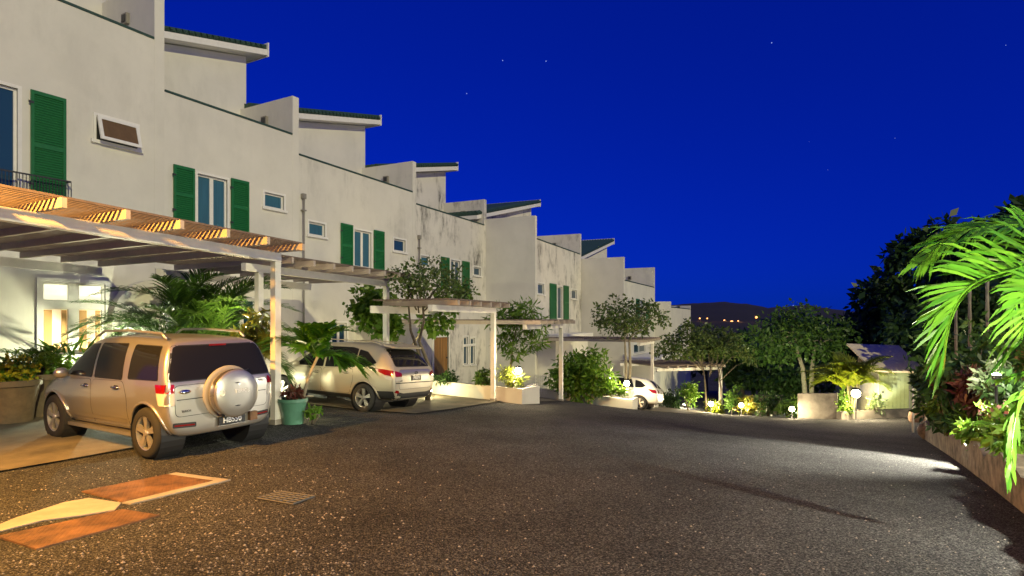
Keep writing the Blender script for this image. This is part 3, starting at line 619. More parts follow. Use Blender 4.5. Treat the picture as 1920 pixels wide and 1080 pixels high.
def carbody(st, wheels, arch, paint, root):
    mb = MB(); n = 19
    for (x,zb,wb,wm,zl,wl,zr,wr) in st:
        h = zl-zb; half = [(0,zb),(wb*.8,zb),(wb,zb+.05),(wm,zb+h*.42),(wm*.995,zb+h*.80),(wl,zl),((wl+wr)/2+.02*min(1,(zr-zl)/.3),(zl+zr)/2),(wr,zr-.05*min(1,(zr-zl)/.2)),(wr*.8,zr),(0,zr+.02)]
        for y,z in half: mb.v.append((x,y,z))
        for y,z in reversed(half[1:-1]): mb.v.append((x,-y,z))
    n = 18; k = len(st)
    for i in range(k-1):
        for j in range(n): mb.f.append((i*n+j,i*n+(j+1)%n,(i+1)*n+(j+1)%n,(i+1)*n+j))
    mb.f.append(tuple(range(n))); mb.f.append(tuple((k-1)*n+j for j in reversed(range(n))))
    o = link('body', mb, paint, None); bmx = bmesh.new(); bmx.from_mesh(o.data); bmesh.ops.recalc_face_normals(bmx,faces=bmx.faces); bmx.to_mesh(o.data); bmx.free()
    sm = o.modifiers.new('s','SUBSURF'); sm.levels = sm.render_levels = 2
    cb = MB()
    for wx,r in wheels:
        for sg in (-1,1): cb.lathe([(r+arch,-.22),(r+arch,.4)],32,(wx,sg*.80-(0 if sg>0 else .18),r),'y')
    c = link('cutter', cb, M['black']); bx = bmesh.new(); bx.from_mesh(c.data); bmesh.ops.recalc_face_normals(bx,faces=bx.faces); bx.to_mesh(c.data); bx.free()
    bo = o.modifiers.new('b','BOOLEAN'); bo.operation = 'DIFFERENCE'; bo.object = c; bo.solver = 'EXACT'
    dg = bpy.context.evaluated_depsgraph_get(); dg.update(); me = bpy.data.meshes.new_from_object(o.evaluated_get(dg)); o.modifiers.clear(); o.data = me
    me.polygons.foreach_set('use_smooth',[True]*len(me.polygons)); me.set_sharp_from_angle(angle=R(38)); bpy.data.objects.remove(c)
    bm2 = bmesh.new(); bm2.from_mesh(me); bvh = BVHTree.FromBMesh(bm2); bm2.free(); o.parent = root
    return o, bvh
def wheel(root, x, y, r, w, sg, rimm, ns=5, group=None):
    mb = MB(); mb.lathe([(r*.66,-w/2),(r*.86,-w/2-.006),(r*.96,-w/2+.015),(r,-w/2+.05),(r,w/2-.05),(r*.96,w/2-.015),(r*.86,w/2+.006),(r*.66,w/2)],40,(x,y,r),'y',close=False); mb.lathe([(r*.66,w/2),(r*.66,-w/2)],40,(x,y,r),'y',close=False)
    t = link('wheel', mb, M['tyre'], root, smooth=True, local=True, ang=40); yo = y+sg*w/2; rb = MB(); R1 = r*.68
    rb.lathe([(R1,0),(R1*1.0,-sg*.005),(R1*.93,-sg*.012),(R1*.90,-sg*.06),(R1*.90,-sg*.12)],40,(x,yo,r),'y',close=False); rb.lathe([(R1*.20,-sg*.01),(R1*.16,-sg*.002),(.001,-sg*.0)],20,(x,yo,r),'y',close=False); rb.lathe([(R1*.20,-sg*.07),(R1*.20,-sg*.01)],20,(x,yo,r),'y',close=False)
    for k in range(ns):
        for dd in ((-.13,.13) if ns == 5 else (0,)):
            a = 2*math.pi*k/ns+.3+dd; ca,sa = math.cos(a),math.sin(a); b = a+math.pi/2; cb_,sb_ = math.cos(b),math.sin(b); q = []
            for o_ in (-.05,-.012):
                for rr,hw in ((R1*.14,R1*.075),(R1*.95,R1*.095 if ns==5 else R1*.15)):
                    for s in (-1,1): q.append((x+rr*ca+s*hw*cb_, yo+sg*(o_-(.008 if rr<R1*.5 else 0)), r+rr*sa+s*hw*sb_))
            rb.hexa([q[0],q[1],q[3],q[2],q[4],q[5],q[7],q[6]])
    o = link('rim', rb, rimm, root, local=True, smooth=True, ang=35); o.parent = t; ds = MB(); ds.lathe([(R1*.9,-sg*.10),(.02,-sg*.10)],24,(x,yo,r),'y',close=False); ds.lathe([(R1*.55,-sg*.075),(.02,-sg*.075)],24,(x,yo,r),'y',close=False); d = link('brake_disc', ds, M['dark'], root, local=True); d.parent = t
def place(root, pos, heading, wb):
    f = Vector((math.cos(heading),math.sin(heading),0)); l = Vector((-f.y,f.x,0)); p = Vector((pos[0],pos[1],0)); zf = [gz(*(p+f*a+l*b).xy) for a,b in ((wb/2,0),(-wb/2,0),(0,.75),(0,-.75))]
    fx = (f*wb+Vector((0,0,zf[0]-zf[1]))).normalized(); ly = (l*1.5+Vector((0,0,zf[2]-zf[3]))); ly = (ly-fx*ly.dot(fx)).normalized(); up = fx.cross(ly)
    root.matrix_world = Matrix(((fx.x,ly.x,up.x,p.x),(fx.y,ly.y,up.y,p.y),(fx.z,ly.z,up.z,(zf[0]+zf[1])/2),(0,0,0,1)))
def make_car(label, pos, heading, st, wx, wr, arch, paint, sides, doors, rear, style):
    root = thing('parked_car', label, 'car', group='cars parked nose-in at the houses'); wb = wx[1]-wx[0]
    body,bvh = carbody(st, [(wx[0],wr),(wx[1],wr)], arch, paint, root); A = lambda n_,mb,m,**k: link(n_, mb, m, root, local=True, **k); wy = style['wy']
    def PT(name, poly, ax, sg, off, m, r=.04): return A(name, patch(bvh, rpoly(poly,r) if r else [Vector(p) for p in poly], ax, sg, off), m, smooth=True)
    for x in wx:
        for sg in (1,-1): wheel(root, x, sg*wy, wr, .215, sg, M['rim'], style.get('ns',5))
        for sg in (1,-1):
            lb = MB(); lb.lathe([(wr+arch-.008,sg*(wy+.09)),(wr+arch-.008,sg*.50),(.05,sg*.50)],28,(x,0,wr),'y',close=False); A('wheel_well', lb, M['black'])
            fl = MB(); pts = []
            for k in range(17):
                a = R(-12+204*k/16); px_,pz = x+(wr+arch+.015)*math.cos(a), wr+(wr+arch+.015)*math.sin(a); h,nn,_,_ = bvh.ray_cast(Vector((px_,sg*3,pz)),Vector((0,-sg,0)))
                if h is not None and abs(h.y) > .5: pts.append(h+Vector((0,sg*.002,0)))
            if len(pts) > 3: fl.tube(pts,.022,6); A('wheel_arch', fl, style.get('archm',paint), smooth=True)
    for sg in (1,-1):
        for poly in sides:
            PT('window_seal', grow(poly,.016), 'y', sg, .002, M['black']); PT('side_window', poly, 'y', sg, .005, M['cglass'])
        for poly,hx,hz in doors:
            PT('door_gap', grow(poly,.007), 'y', sg, .0012, M['black'], .08); d = PT('door', poly, 'y', sg, .003, paint, .08)
            h,nn,_,_ = bvh.ray_cast(Vector((hx,sg*3,hz)),Vector((0,-sg,0))); hb = MB(); hb.tube([h+Vector((.10,sg*.004,0)),h+Vector((.07,sg*.03,.002)),h+Vector((-.07,sg*.03,.004)),h+Vector((-.10,sg*.004,0))],[.012,.017,.017,.012],8); ho = A('handle', hb, style.get('hm',M['chrome']), smooth=True); ho.parent = d
            cu = PT('handle_cup', [(hx-.07,hz-.03),(hx+.07,hz-.03),(hx+.07,hz+.03),(hx-.07,hz+.03)], 'y', sg, .0045, M['black'], .03); cu.parent = d
        mx,mz,my = style['mirror']; mm = MB(); mm.ball((mx,sg*(my+.12),mz),1,12,(.07,.11,.085)); mm.tube([(mx+.02,sg*(my-.03),mz-.05),(mx,sg*(my+.07),mz-.02)],.025,6); A('mirror', mm, style.get('mm',paint), smooth=True)
    for name,poly,sg,off,m,r in rear: PT(name, poly, 'x', -1, off, M[m] if isinstance(m,str) else m, r)
    for name,poly,off,m,r in style.get('sidelamps',[]):
        for sg in (1,-1): PT(name, poly, 'y', sg, off, M[m] if isinstance(m,str) else m, r)
    ws = style['ws']; PT('windscreen', ws, 'x', 1, .005, M['cglass'], .05)
    style['extra'](root, A, bvh, PT); place(root, pos, heading, wb); return root
def num_plate(A, txt, y, z, x, w, h, sz):
    p = MB(); p.box(x-.012,x,y-w/2,y+w/2,z-h/2,z+h/2); o = A('number_plate', p, M['plate']); t = MB(); textmb(txt,sz,(x-.0135,y,z),(0,-1,0),(0,0,1),t,.001,.0022); l = A('plate_lettering', t, M['letter']); l.parent = o
    e = MB()
    for a in ((y-w/2-.006,y+w/2+.006,z+h/2+.0005,z+h/2+.008),(y-w/2-.006,y+w/2+.006,z-h/2-.008,z-h/2-.0005)): e.box(x-.013,x+.004,*a)
    q = A('plate_frame', e, M['silver']); q.parent = o
def rearx(bvh, y, z): h = bvh.ray_cast(Vector((-5,y,z)),Vector((1,0,0)))[0]; return h.x if h else -2
# --- silver jeep with spare wheel
st1 = [(-2.02,.36,.68,.785,.98,.765,1.00,.67),(-2.0,.31,.74,.825,1.03,.805,1.08,.73),(-1.91,.29,.75,.845,1.05,.83,1.40,.72),(-1.84,.34,.75,.848,1.06,.832,1.62,.70),(-1.70,.32,.76,.85,1.06,.835,1.655,.66),(-.9,.29,.76,.85,1.05,.835,1.695,.67),(0,.28,.76,.845,1.03,.83,1.695,.67),(.42,.28,.76,.845,1.02,.825,1.64,.65),(.78,.28,.76,.845,1.02,.82,1.42,.66),(1.08,.28,.76,.845,1.01,.81,1.14,.68),(1.25,.29,.76,.84,.99,.80,1.05,.67),(1.6,.31,.74,.83,.93,.77,1.0,.62),(1.85,.36,.68,.78,.84,.70,.89,.55),(1.98,.46,.5,.62,.72,.55,.76,.4)]
def ex1(root, A, bvh, PT):
    # tailgate with shut lines, spare wheel cover, lettering
    gp = [(-.70,.60),(.70,.60),(.72,1.02),(-.72,1.02)]; PT('tailgate_gap', grow(gp,.010),'x',-1,.0012,M['black'],.07); PT('tailgate', gp,'x',-1,.004,M['silver'],.07)
    PT('trim_line', [(-.69,.822),(.69,.822),(.69,.834),(-.69,.834)],'x',-1,.0055,M['black'],0)
    y0,z0,rr = -.07,.855,.352; x0 = rearx(bvh,y0,z0)
    rg = MB(); rg.lathe([(rr*1.13,-.002),(rr*1.12,-.022),(rr*.9,-.024)],48,(x0,y0,z0),'x',close=False); A('spare_wheel_recess', rg, mat('grey_plastic',(.28,.26,.23),.5), smooth=True)
    cv = MB(); xs = [(rr*.93,-.02),(rr*.99,-.06),(rr,-.10),(rr,-.165),(rr*.985,-.19)]; cv.lathe(xs,56,(x0,y0,z0),'x',close=False); b = A('spare_wheel', cv, mat('bronze_reflecting_silver',(.50,.46,.42),.22,metal=.9,coat=.7), smooth=True)
    ds = MB(); ds.lathe([(rr*.985,-.193),(rr*.97,-.208),(rr*.90,-.218),(rr*.5,-.224),(.002,-.225)],56,(x0,y0,z0),'x',close=False); d = A('spare_cover', ds, M['silver'], smooth=True); d.parent = b
    gr = MB()
    for zz,w in ((z0+.155,.20),(z0-.175,.18)): gr.tube([(x0-.219+abs(t)*.02,y0+t*w,zz-.012*t*t) for t in (-1,-.5,0,.5,1)],[.003,.010,.012,.010,.003],6)
    g = A('cover_groove', gr, M['dark'], smooth=True); g.parent = b
    t = MB(); textmb('TERIOS',.07,(x0-.226,y0-.07,z0+.03),(0,-1,0),(0,0,1),t,.004,.001)
    t.tube([(x0-.224,y0+.24+.035*math.cos(a),z0+.03+.042*math.sin(a)) for a in [R(40+k*28) for k in range(11)]],.007,5); l = A('cover_lettering', t, M['letter']); l.parent = b
    q = MB(); textmb('TERIOS',.042,(rearx(bvh,.56,.665)-.007,.56,.665),(0,-1,0),(0,0,1),q,.002); textmb('4WD',.045,(rearx(bvh,-.60,.985)-.007,-.60,.985),(0,-1,0),(0,0,1),q,.002); A('badge', q, M['dark'])
    h = MB(); hx = rearx(bvh,.58,.935)-.006; h.ball((hx-.012,.58,.935),1,12,(.022,.085,.03)); A('tailgate_handle', h, M['chrome'], smooth=True)
    num_plate(A,'HB550',-.10,.455,rearx(bvh,-.10,.46)-.03,.42,.125,.105)
    hk = MB(); hk.box(-2.08,-1.9,-.50,-.38,.40,.53); A('tow_bracket', hk, M['rust'])
    for sg in (1,-1):
        rl = MB(); ys = sg*.60; rl.tube([(-1.62,ys,1.655),(-1.50,ys,1.735),(-.6,ys,1.768),(.1,ys,1.758),(.30,ys,1.68)],[.02,.018,.018,.018,.02],8); A('roof_rail', rl, M['silver'], smooth=True)
        for y_ in (.46,): PT('bumper_slot', [(sg*.42,.43),(sg*.74,.45),(sg*.74,.52),(sg*.42,.50)],'x',-1,.003,M['black'],.02); PT('reflector', [(sg*.44,.455),(sg*.72,.472),(sg*.72,.492),(sg*.44,.475)],'x',-1,.006,M['red'],.01)
    st_ = MB(); st_.box(-1.875,-1.865,-.13,.13,1.545,1.572); A('brake_light', st_, M['red'])
    w = MB(); xa = rearx(bvh,.05,1.10)-.02; w.tube([(xa,.02,1.09),(xa+.005,-.2,1.13),(rearx(bvh,-.42,1.17)-.012,-.42,1.17)],.008,6); A('wiper', w, M['dark'], smooth=True)
    sk = MB(); sk.box(-1.2,1.25,.66,.80,.26,.31); sk.box(-1.2,1.25,-.80,-.66,.26,.31); A('side_step', sk, M['silver']); u = MB(); u.box(-1.5,1.5,-.55,.55,.24,.36); A('underbody', u, M['black'])
    for sg in (1,-1): PT('mud_flap', [(-1.74,.22),(-1.70,.22),(-1.70,.42),(-1.74,.42)],'y',sg,.004,M['black'],0); PT('side_moulding',[(-.92,.44),(1.0,.44),(1.0,.50),(-.92,.50)],'y',sg,.009,M['silver'],.02)
HD1 = math.atan2(.47,-.882)-R(3)
make_car('silver jeep with a round spare wheel cover on its tailgate and plate HB550', (-5.93,9.62), HD1, st1, (-1.50,1.29), .358, .05, M['silver'],
  [[(.93,1.07),(.40,1.53),(.06,1.565),(.04,1.07)],[(-.04,1.07),(-.02,1.57),(-.78,1.575),(-.86,1.07)],[(-1.02,1.09),(-.99,1.565),(-1.66,1.55),(-1.80,1.10)]],
  [([(1.0,.38),(1.02,1.0),(.05,1.035),(.05,.38)],.20,.93),([(.0,.38),(.0,1.035),(-.90,1.045),(-1.02,.80),(-.98,.38)],-.72,.95)],
  [('rear_window_seal',[(-.80,1.075),(.80,1.075),(.66,1.57),(-.66,1.57)],-1,.002,'black',.06),('rear_window',[(-.78,1.09),(.78,1.09),(.64,1.555),(-.64,1.555)],-1,.006,'cglass',.06)]+
  [x for sg in (1,-1) for x in (('tail_lamp',[(sg*.715,.93),(sg*.83,.93),(sg*.83,1.045),(sg*.715,1.045)],-1,.010,'red',.02),('reversing_lamp',[(sg*.715,.76),(sg*.835,.76),(sg*.835,.928),(sg*.715,.928)],-1,.010,'clear',.02))],
  dict(wy=.745, mirror=(.80,1.10,.80), mm=M['silver'], ws=[(-.68,1.12),(.68,1.12),(.58,1.58),(-.58,1.58)], extra=ex1,
   sidelamps=[('tail_lamp',[(-1.97,.93),(-1.80,.93),(-1.76,1.045),(-1.97,1.045)],.010,'red',.02),('reversing_lamp',[(-1.97,.76),(-1.86,.76),(-1.80,.928),(-1.97,.928)],.010,'clear',.02)]))
# --- silver crossover hatchback, gold light put into its paint
st2 = [(-2.21,.40,.66,.76,.93,.74,.96,.64),(-2.18,.35,.74,.865,1.00,.835,1.04,.70),(-2.08,.31,.77,.895,1.09,.86,1.17,.71),(-1.90,.31,.80,.91,1.11,.875,1.42,.66),(-1.66,.29,.81,.91,1.10,.88,1.60,.62),(-1.0,.27,.81,.905,1.05,.875,1.66,.64),(0,.26,.81,.90,1.0,.87,1.66,.65),(.5,.26,.81,.90,.98,.86,1.57,.63),(.95,.26,.81,.905,.97,.85,1.3,.65),(1.3,.28,.8,.90,.95,.83,1.07,.68),(1.8,.32,.76,.87,.88,.76,.95,.6),(2.1,.42,.62,.74,.76,.62,.80,.5),(2.2,.5,.4,.5,.68,.42,.70,.35)]
def ex2(root, A, bvh, PT):
    gp = [(-.66,.60),(.66,.60),(.70,.93),(.62,1.06),(-.62,1.06),(-.70,.93)]; PT('tailgate_gap',grow(gp,.008),'x',-1,.0012,M['black'],.06); PT('tailgate',gp,'x',-1,.004,M['silver'],.06)
    PT('trim_line',[(-.80,.735),(.80,.735),(.80,.76),(-.80,.76)],'x',-1,.006,M['black'],0)
    num_plate(A,'PK879',0,.86,rearx(bvh,0,.86)-.008,.40,.12,.10); e = MB(); textmb('ix35',.05,(rearx(bvh,.60,.80)-.006,.60,.80),(0,-1,0),(0,0,1),e,.002); e.tube([(rearx(bvh,0,.985)-.012,.06*math.cos(R(k*30)),.985+.03*math.sin(R(k*30))) for k in range(13)],.007,5); A('badge', e, M['dark'])
    for sg in (1,-1): PT('reflector',[(sg*.66,.50),(sg*.79,.52),(sg*.79,.585),(sg*.68,.575)],'x',-1,.009,M['red'],.02)
    PT('bumper_cladding',[(-.78,.34),(.78,.34),(.80,.56),(.5,.50),(-.5,.50),(-.80,.56)],'x',-1,.005,M['black'],.03)
    for sg in (1,-1):
        PT('sill_cladding',[(-.90,.30),(.93,.30),(.93,.40),(-.90,.40)],'y',sg,.006,M['black'],.02); PT('rear_cladding',[(-2.15,.34),(-1.72,.34),(-1.70,.54),(-2.15,.56)],'y',sg,.006,M['black'],.02)
        rl = MB(); rl.tube([(-1.5,sg*.58,1.655),(-1.3,sg*.58,1.70),(0,sg*.59,1.712),(.3,sg*.59,1.66)],.015,6); A('roof_rail', rl, M['silver2'], smooth=True)
    sp = MB(); sp.hexa([(-1.93,-.58,1.56),(-1.6,-.60,1.62),(-1.6,.60,1.62),(-1.93,.58,1.56),(-1.95,-.56,1.60),(-1.6,-.58,1.672),(-1.6,.58,1.672),(-1.95,.56,1.60)]); A('roof_spoiler', sp, M['silver2'])
    u = MB(); u.box(-1.6,1.7,-.6,.6,.22,.36); A('underbody', u, M['black'])
make_car('gold-lit silver hatchback with swept red tail lamps, behind the potted palm', (-4.42,15.50), math.atan2(.43,-.903), st2, (-1.32,1.32), .345, .045, M['silver2'],
  [[(1.0,1.02),(.48,1.44),(.06,1.52),(.02,1.03)],[(-.05,1.03),(-.02,1.525),(-.75,1.53),(-.95,1.50),(-1.0,1.07)],[(-1.05,1.08),(-1.0,1.49),(-1.25,1.44),(-1.62,1.20),(-1.42,1.11)]],
  [([(1.0,.42),(1.02,.95),(.05,.99),(.05,.42)],.20,.88),([(.0,.42),(.0,.99),(-.95,1.03),(-.98,.75),(-.85,.42)],-.75,.92)],
  [('rear_window_seal',[(-.72,1.125),(.72,1.125),(.60,1.54),(-.60,1.54)],-1,.002,'black',.06),('rear_window',[(-.70,1.14),(.70,1.14),(.585,1.53),(-.585,1.53)],-1,.006,'cglass',.06)]+[x for sg in (1,-1) for x in (('tail_lamp',[(sg*.58,.90),(sg*.82,.90),(sg*.82,1.04),(sg*.60,.985)],-1,.010,'red',.03),('reversing_lamp',[(sg*.56,.82),(sg*.82,.80),(sg*.82,.898),(sg*.58,.898)],-1,.009,'clear',.03))],
  dict(wy=.80, mirror=(.85,1.05,.83), ws=[(-.66,1.1),(.66,1.1),(.56,1.52),(-.56,1.52)], extra=ex2, hm=M['silver2'],
   sidelamps=[('tail_lamp',[(-2.14,.91),(-1.95,.93),(-1.50,1.075),(-1.85,1.07),(-2.14,1.04)],.010,'red',.02),('reversing_lamp',[(-2.14,.82),(-1.98,.84),(-1.86,.93),(-2.0,.90),(-2.14,.90)],.009,'clear',.02)]))
# --- far white hatchback
st3 = [(x*.9,zb,wb*.93,wm*.93,zl*.92,wl*.93,zr*.88,wr*.93) for x,zb,wb,wm,zl,wl,zr,wr in st2]
def ex3(root, A, bvh, PT):
    PT('badge',[(-.05,.80),(.05,.80),(.05,.87),(-.05,.87)],'x',-1,.006,M['dark'],.02); gp = [(-.58,.55),(.58,.55),(.62,.88),(.56,.98),(-.56,.98),(-.62,.88)]; PT('tailgate_gap',grow(gp,.010),'x',-1,.0012,M['black'],.06); PT('tailgate',gp,'x',-1,.004,M['white'],.06)
    num_plate(A,'PL204',0,.66,rearx(bvh,0,.66)-.008,.40,.11,.09) if False else None
    PT('bumper_cladding',[(-.6,.33),(.6,.33),(.62,.42),(-.62,.42)],'x',-1,.005,M['black'],.02); u = MB(); u.box(-1.8,1.6,-.55,.55,.20,.36); A('underbody', u, M['black'])
make_car('small white hatchback far down the lane beside a glowing garden lamp', (4.95,27.65), math.atan2(.42,-.907), st3, (-1.2,1.2), .315, .045, M['white'],
  [[(.9,.94),(.44,1.27),(.06,1.34),(.02,.95)],[(-.05,.95),(-.02,1.34),(-.7,1.35),(-.88,.98)],[(-.95,.99),(-.9,1.32),(-1.15,1.27),(-1.40,1.10),(-1.25,1.02)]],
  [([(.9,.4),(.92,.88),(.05,.91),(.05,.4)],.2,.82),([(.0,.4),(.0,.91),(-.85,.95),(-.88,.7),(-.75,.4)],-.7,.86)],
  [('rear_window',[(-.64,1.05),(.64,1.05),(.54,1.35),(-.54,1.35)],-1,.006,'cglass',.06)]+[('tail_lamp',[(sg*.52,.80),(sg*.74,.80),(sg*.74,.97),(sg*.54,.93)],-1,.010,'red',.03) for sg in (1,-1)],
  dict(wy=.745, mirror=(.8,.98,.76), ws=[(-.6,1.0),(.6,1.0),(.52,1.34),(-.52,1.34)], extra=ex3, hm=M['white'],
   sidelamps=[('tail_lamp',[(-1.93,.80),(-1.72,.83),(-1.50,.97),(-1.93,.97)],.010,'red',.02)]))
# ------------------------------------------------------------------ plants round the carports
def at(px, d, dz=0): return G(px,d)+Vector((0,0,dz))
palm('areca_palm','large areca palm filling the carport behind the silver jeep',at(375,13.9),1.6,50,2.45,.60,M['palm'],stems=9,nl=58,el=(88,10),spread=.28,w=.032)
palm('areca_palm','thin drooping palm by the lit window, left of the silver jeep',at(95,12.2),.85,7,1.7,.35,M['palm'],stems=3,nl=30,el=(70,25),spread=.12,w=.025)
bush('dracaena','spiky green dracaena in front of the lit window',at(150,12.3),P(140,675,12.3),(.35,.3,.35),7,130,.42,M['leafb'],aspect=.12,nst=5)
def pot(name,label,c,r,h,m,group=None,flare=1.15):
    root = thing(name,label,'plant pot',c,group); mb = MB(); mb.lathe([(r*.78,-.02),(r*.86,h*.4),(r*flare*.93,h*.86),(r*flare,h*.87),(r*flare,h),(r*flare*.9,h),(r*flare*.88,h*.9)],28,tuple(c),close=False); link('vessel',mb,m,root,smooth=True,ang=40)
    s = MB(); s.lathe([(.001,h*.9),(r*flare*.88,h*.9)],24,tuple(c),close=False); link('soil',s,M['soil'],root); return root
c = at(22,10.9); pot('plant_pot','big brown clay pot at the left edge under yellow flowers',c,.40,.80,M['clay'])
bush('flower_shrub','shrub with bright yellow flowers in the brown pot at the left edge',c+Vector((0,0,.8)),c+Vector((-.02,-.05,.95)),(.42,.35,.40),10,420,.11,M['leafb'],flower=(M['yflow'],520,.085))
c = at(78,11.6); pot('plant_pot','second brown clay pot behind the nose of the silver jeep',c,.36,.85,M['clay'])
bush('shrub','dark leafy shrub in the second brown pot by the jeep',c+Vector((0,0,.8)),c+Vector((0,0,1.1)),(.45,.4,.4),9,420,.13,M['leafb'])
c = at(-25,12.6); bush('shrub','olive shrub at the far left edge against the house wall',c,c+Vector((0,0,1.0)),(.6,.5,.65),12,700,.13,M['leaf'])
c = at(48,11.3); r_ = thing('garden_cone','small white cone standing on the paving by the clay pots','cone',c); mb = MB(); mb.lathe([(.085,.03),(.07,.06),(.015,.35),(.008,.36)],20,tuple(c)); link('cone_body',mb,M['trim'],r_,smooth=True,ang=50); mb = MB(); q=c; mb.box(q.x-.09,q.x+.09,q.y-.09,q.y+.09,q.z-.01,q.z+.035); link('cone_base',mb,M['trim'],r_)
c = at(487,12.6); bush('croton','yellow and orange croton bush behind the first pergola post',c,P(480,640,12.6),(.42,.4,.72),14,650,.22,M['croton'],aspect=.32)
# potted palm beside the first post
c = at(549,10.9); pot('plant_pot','teal glazed pot beside the first pergola post',c,.235,.47,M['teal'])
palm('fan_palm','young palm with arching fronds in the teal pot',c+Vector((.05,0,.42)),.80,19,1.05,.42,M['palmb'],stems=1,nl=32,el=(82,8),w=.045,stemr=.03)
bush('bromeliad','red brown bromeliads round the rim of the teal pot',c+Vector((0,0,.44)),c+Vector((0,0,.56)),(.27,.27,.12),9,200,.13,M['redl'],aspect=.3)
c2_ = at(586,10.9); bush('weed','small bright green plant beside the teal pot',c2_,c2_+Vector((0,0,.22)),(.14,.13,.22),7,130,.10,M['leafb'])
# trees between the pergolas
c = at(735,18.6); cl = blob(P(715,590,18.3),(.95,.7,.95),14)+[(np.array(P(655+i*16,578+i*2,18.2)),.16) for i in range(4)]+[(np.array(P(820,600,18.6)),.5),(np.array(P(845,560,18.4)),.45),(np.array(P(690,555,18)),.4)]
tree('sea_grape','broad leafed green shrub tree behind the second pergola post',c,[[c,c+Vector((.05,0,1.0)),Vector(P(730,640,18.5))],[c,c+Vector((.2,.1,.9)),Vector(P(790,620,18.6))]],cl,1900,.21,M['leafb'],M['barkl'],aspect=.7,r0=.07)
c = at(802,17.2); top = Vector(P(792,565,16.6)); cl = [(np.array(P(x,y,dd)),r) for x,y,dd,r in ((745,518,16,.34),(775,508,16.4,.36),(800,520,16.2,.42),(830,530,16.6,.42),(860,538,16.8,.38),(815,498,17,.3),(850,515,17,.33),(780,540,16.4,.38),(875,550,17,.28),(760,535,16.2,.33),(835,545,16.4,.3),(790,525,15.8,.3))]
tree('bougainvillea','bougainvillea with a crooked trunk sprawling over the third pergola',c,[[c,Vector(P(806,690,17.2)),Vector(P(786,640,17)),Vector(P(795,600,16.8)),top],[c,Vector(P(795,690,17.3)),Vector(P(770,620,17)),Vector(P(765,560,16.4))]],cl,1700,.11,M['boug'],M['bark'],aspect=.6,r0=.07)
for lb,x0,x1,y0,y1,d,mm in (('low green hedge plants in the planter near the plank door',812,860,694,722,19.2,'leafd'),('rounded low bush in the planter beside the third post',870,932,692,724,18.5,'leaf'),('bright yellow green grass tuft around the glowing planter lamp',938,982,680,728,18.0,'palmy')):
    c = P((x0+x1)/2,(y0+y1)/2,d); b_ = Vector((c.x,c.y,P(0,y1,d).z)); w = (x1-x0)/2/FP*d; h = (y1-y0)/2/FP*d
    bush('low_bush',lb,b_,c,(w,.35,h),10,520,.12 if mm!='palmy' else .2,M[mm],aspect=.5 if mm!='palmy' else .14,group=None)
c = at(962,20.5); cl = [(np.array(P(x,y,20.3)),r) for x,y,r in ((950,590,.42),(985,585,.45),(1005,610,.38),(970,620,.42),(945,640,.32),(965,660,.3),(1010,640,.25),(930,600,.3),(990,650,.22))]
tree('climbing_vine','green hanging vine tree between the third and fourth pergola posts',c,[[c,Vector(P(958,690,20.5)),Vector(P(962,640,20.4)),Vector(P(972,600,20.3))]],cl,1500,.25,M['leafb'],M['barkl'],aspect=.24,r0=.06)
c = at(1085,25.8); bush('round_bush','big round leafy bush behind the fourth pergola post',c,P(1090,702,25.8),(1.75,1.0,1.25),40,4200,.25,M['leafb'],aspect=.35,r=(.3,.5))
c = P(1135,742,25.4); bush('low_bush','bright lit low plants at the foot of the round bush',c,P(1130,735,25.3),(1.2,.3,.28),12,500,.18,M['leafb'],aspect=.4)
c = at(1172,27); cl = [(np.array(P(x,y,27+random.uniform(-.8,.8))),r) for x,y,r in ((1135,590,.6),(1165,575,.62),(1195,590,.6),(1225,597,.45),(1150,612,.55),(1185,612,.55),(1212,575,.42),(1128,605,.4),(1240,590,.3),(1205,618,.4),(1170,598,.6),(1222,572,.25),(1247,605,.25))]
tree('small_tree','small thin-leaved tree in front of the sixth house',c,[[c,Vector(P(1174,690,27)),Vector(P(1172,650,27)),Vector(P(1170,610,27))],[c+Vector((.15,0,0)),Vector(P(1182,690,27)),Vector(P(1180,640,27)),Vector(P(1195,610,27))]],cl,2000,.18,M['boug'],M['barkl'],aspect=.5,r0=.09)
c = at(1300,31.5); cl = [(np.array(P(x,y-15,32.6+random.uniform(-.8,1.2))),r*.9) for x,y,r in ((1262,655,.6),(1290,640,.65),(1315,655,.7),(1345,645,.7),(1375,660,.6),(1395,675,.45),(1275,675,.55),(1330,675,.6),(1360,680,.5),(1300,672,.6),(1320,632,.4),(1350,668,.5),(1290,622,.3),(1370,640,.35),(1255,680,.3),(1408,690,.3),(1235,670,.45),(1310,676,.5),(1340,672,.45))]
tree('bougainvillea','sprawling creeper heaped over the farthest pergola',at(1325,32),[[at(1325,32),Vector(P(1322,720,32)),Vector(P(1318,680,32))],[at(1350,32),Vector(P(1352,730,32)),Vector(P(1345,680,32))]],cl,4000,.19,M['boug'],M['bark'],aspect=.55,r0=.07)
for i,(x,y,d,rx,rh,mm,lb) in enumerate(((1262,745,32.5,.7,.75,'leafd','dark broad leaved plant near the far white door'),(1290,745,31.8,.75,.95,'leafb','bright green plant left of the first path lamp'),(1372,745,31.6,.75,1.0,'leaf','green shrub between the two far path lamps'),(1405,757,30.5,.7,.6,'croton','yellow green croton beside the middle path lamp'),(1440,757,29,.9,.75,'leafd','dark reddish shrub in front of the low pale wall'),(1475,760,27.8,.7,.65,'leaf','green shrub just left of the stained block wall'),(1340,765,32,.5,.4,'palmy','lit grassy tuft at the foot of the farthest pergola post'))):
    c = P(x,y,d); b_ = Vector((c.x,c.y,gz(c.x,c.y))); bush('garden_shrub',lb,b_,c,(rx,.5,rh),12,620,.2,M[mm],aspect=.4)
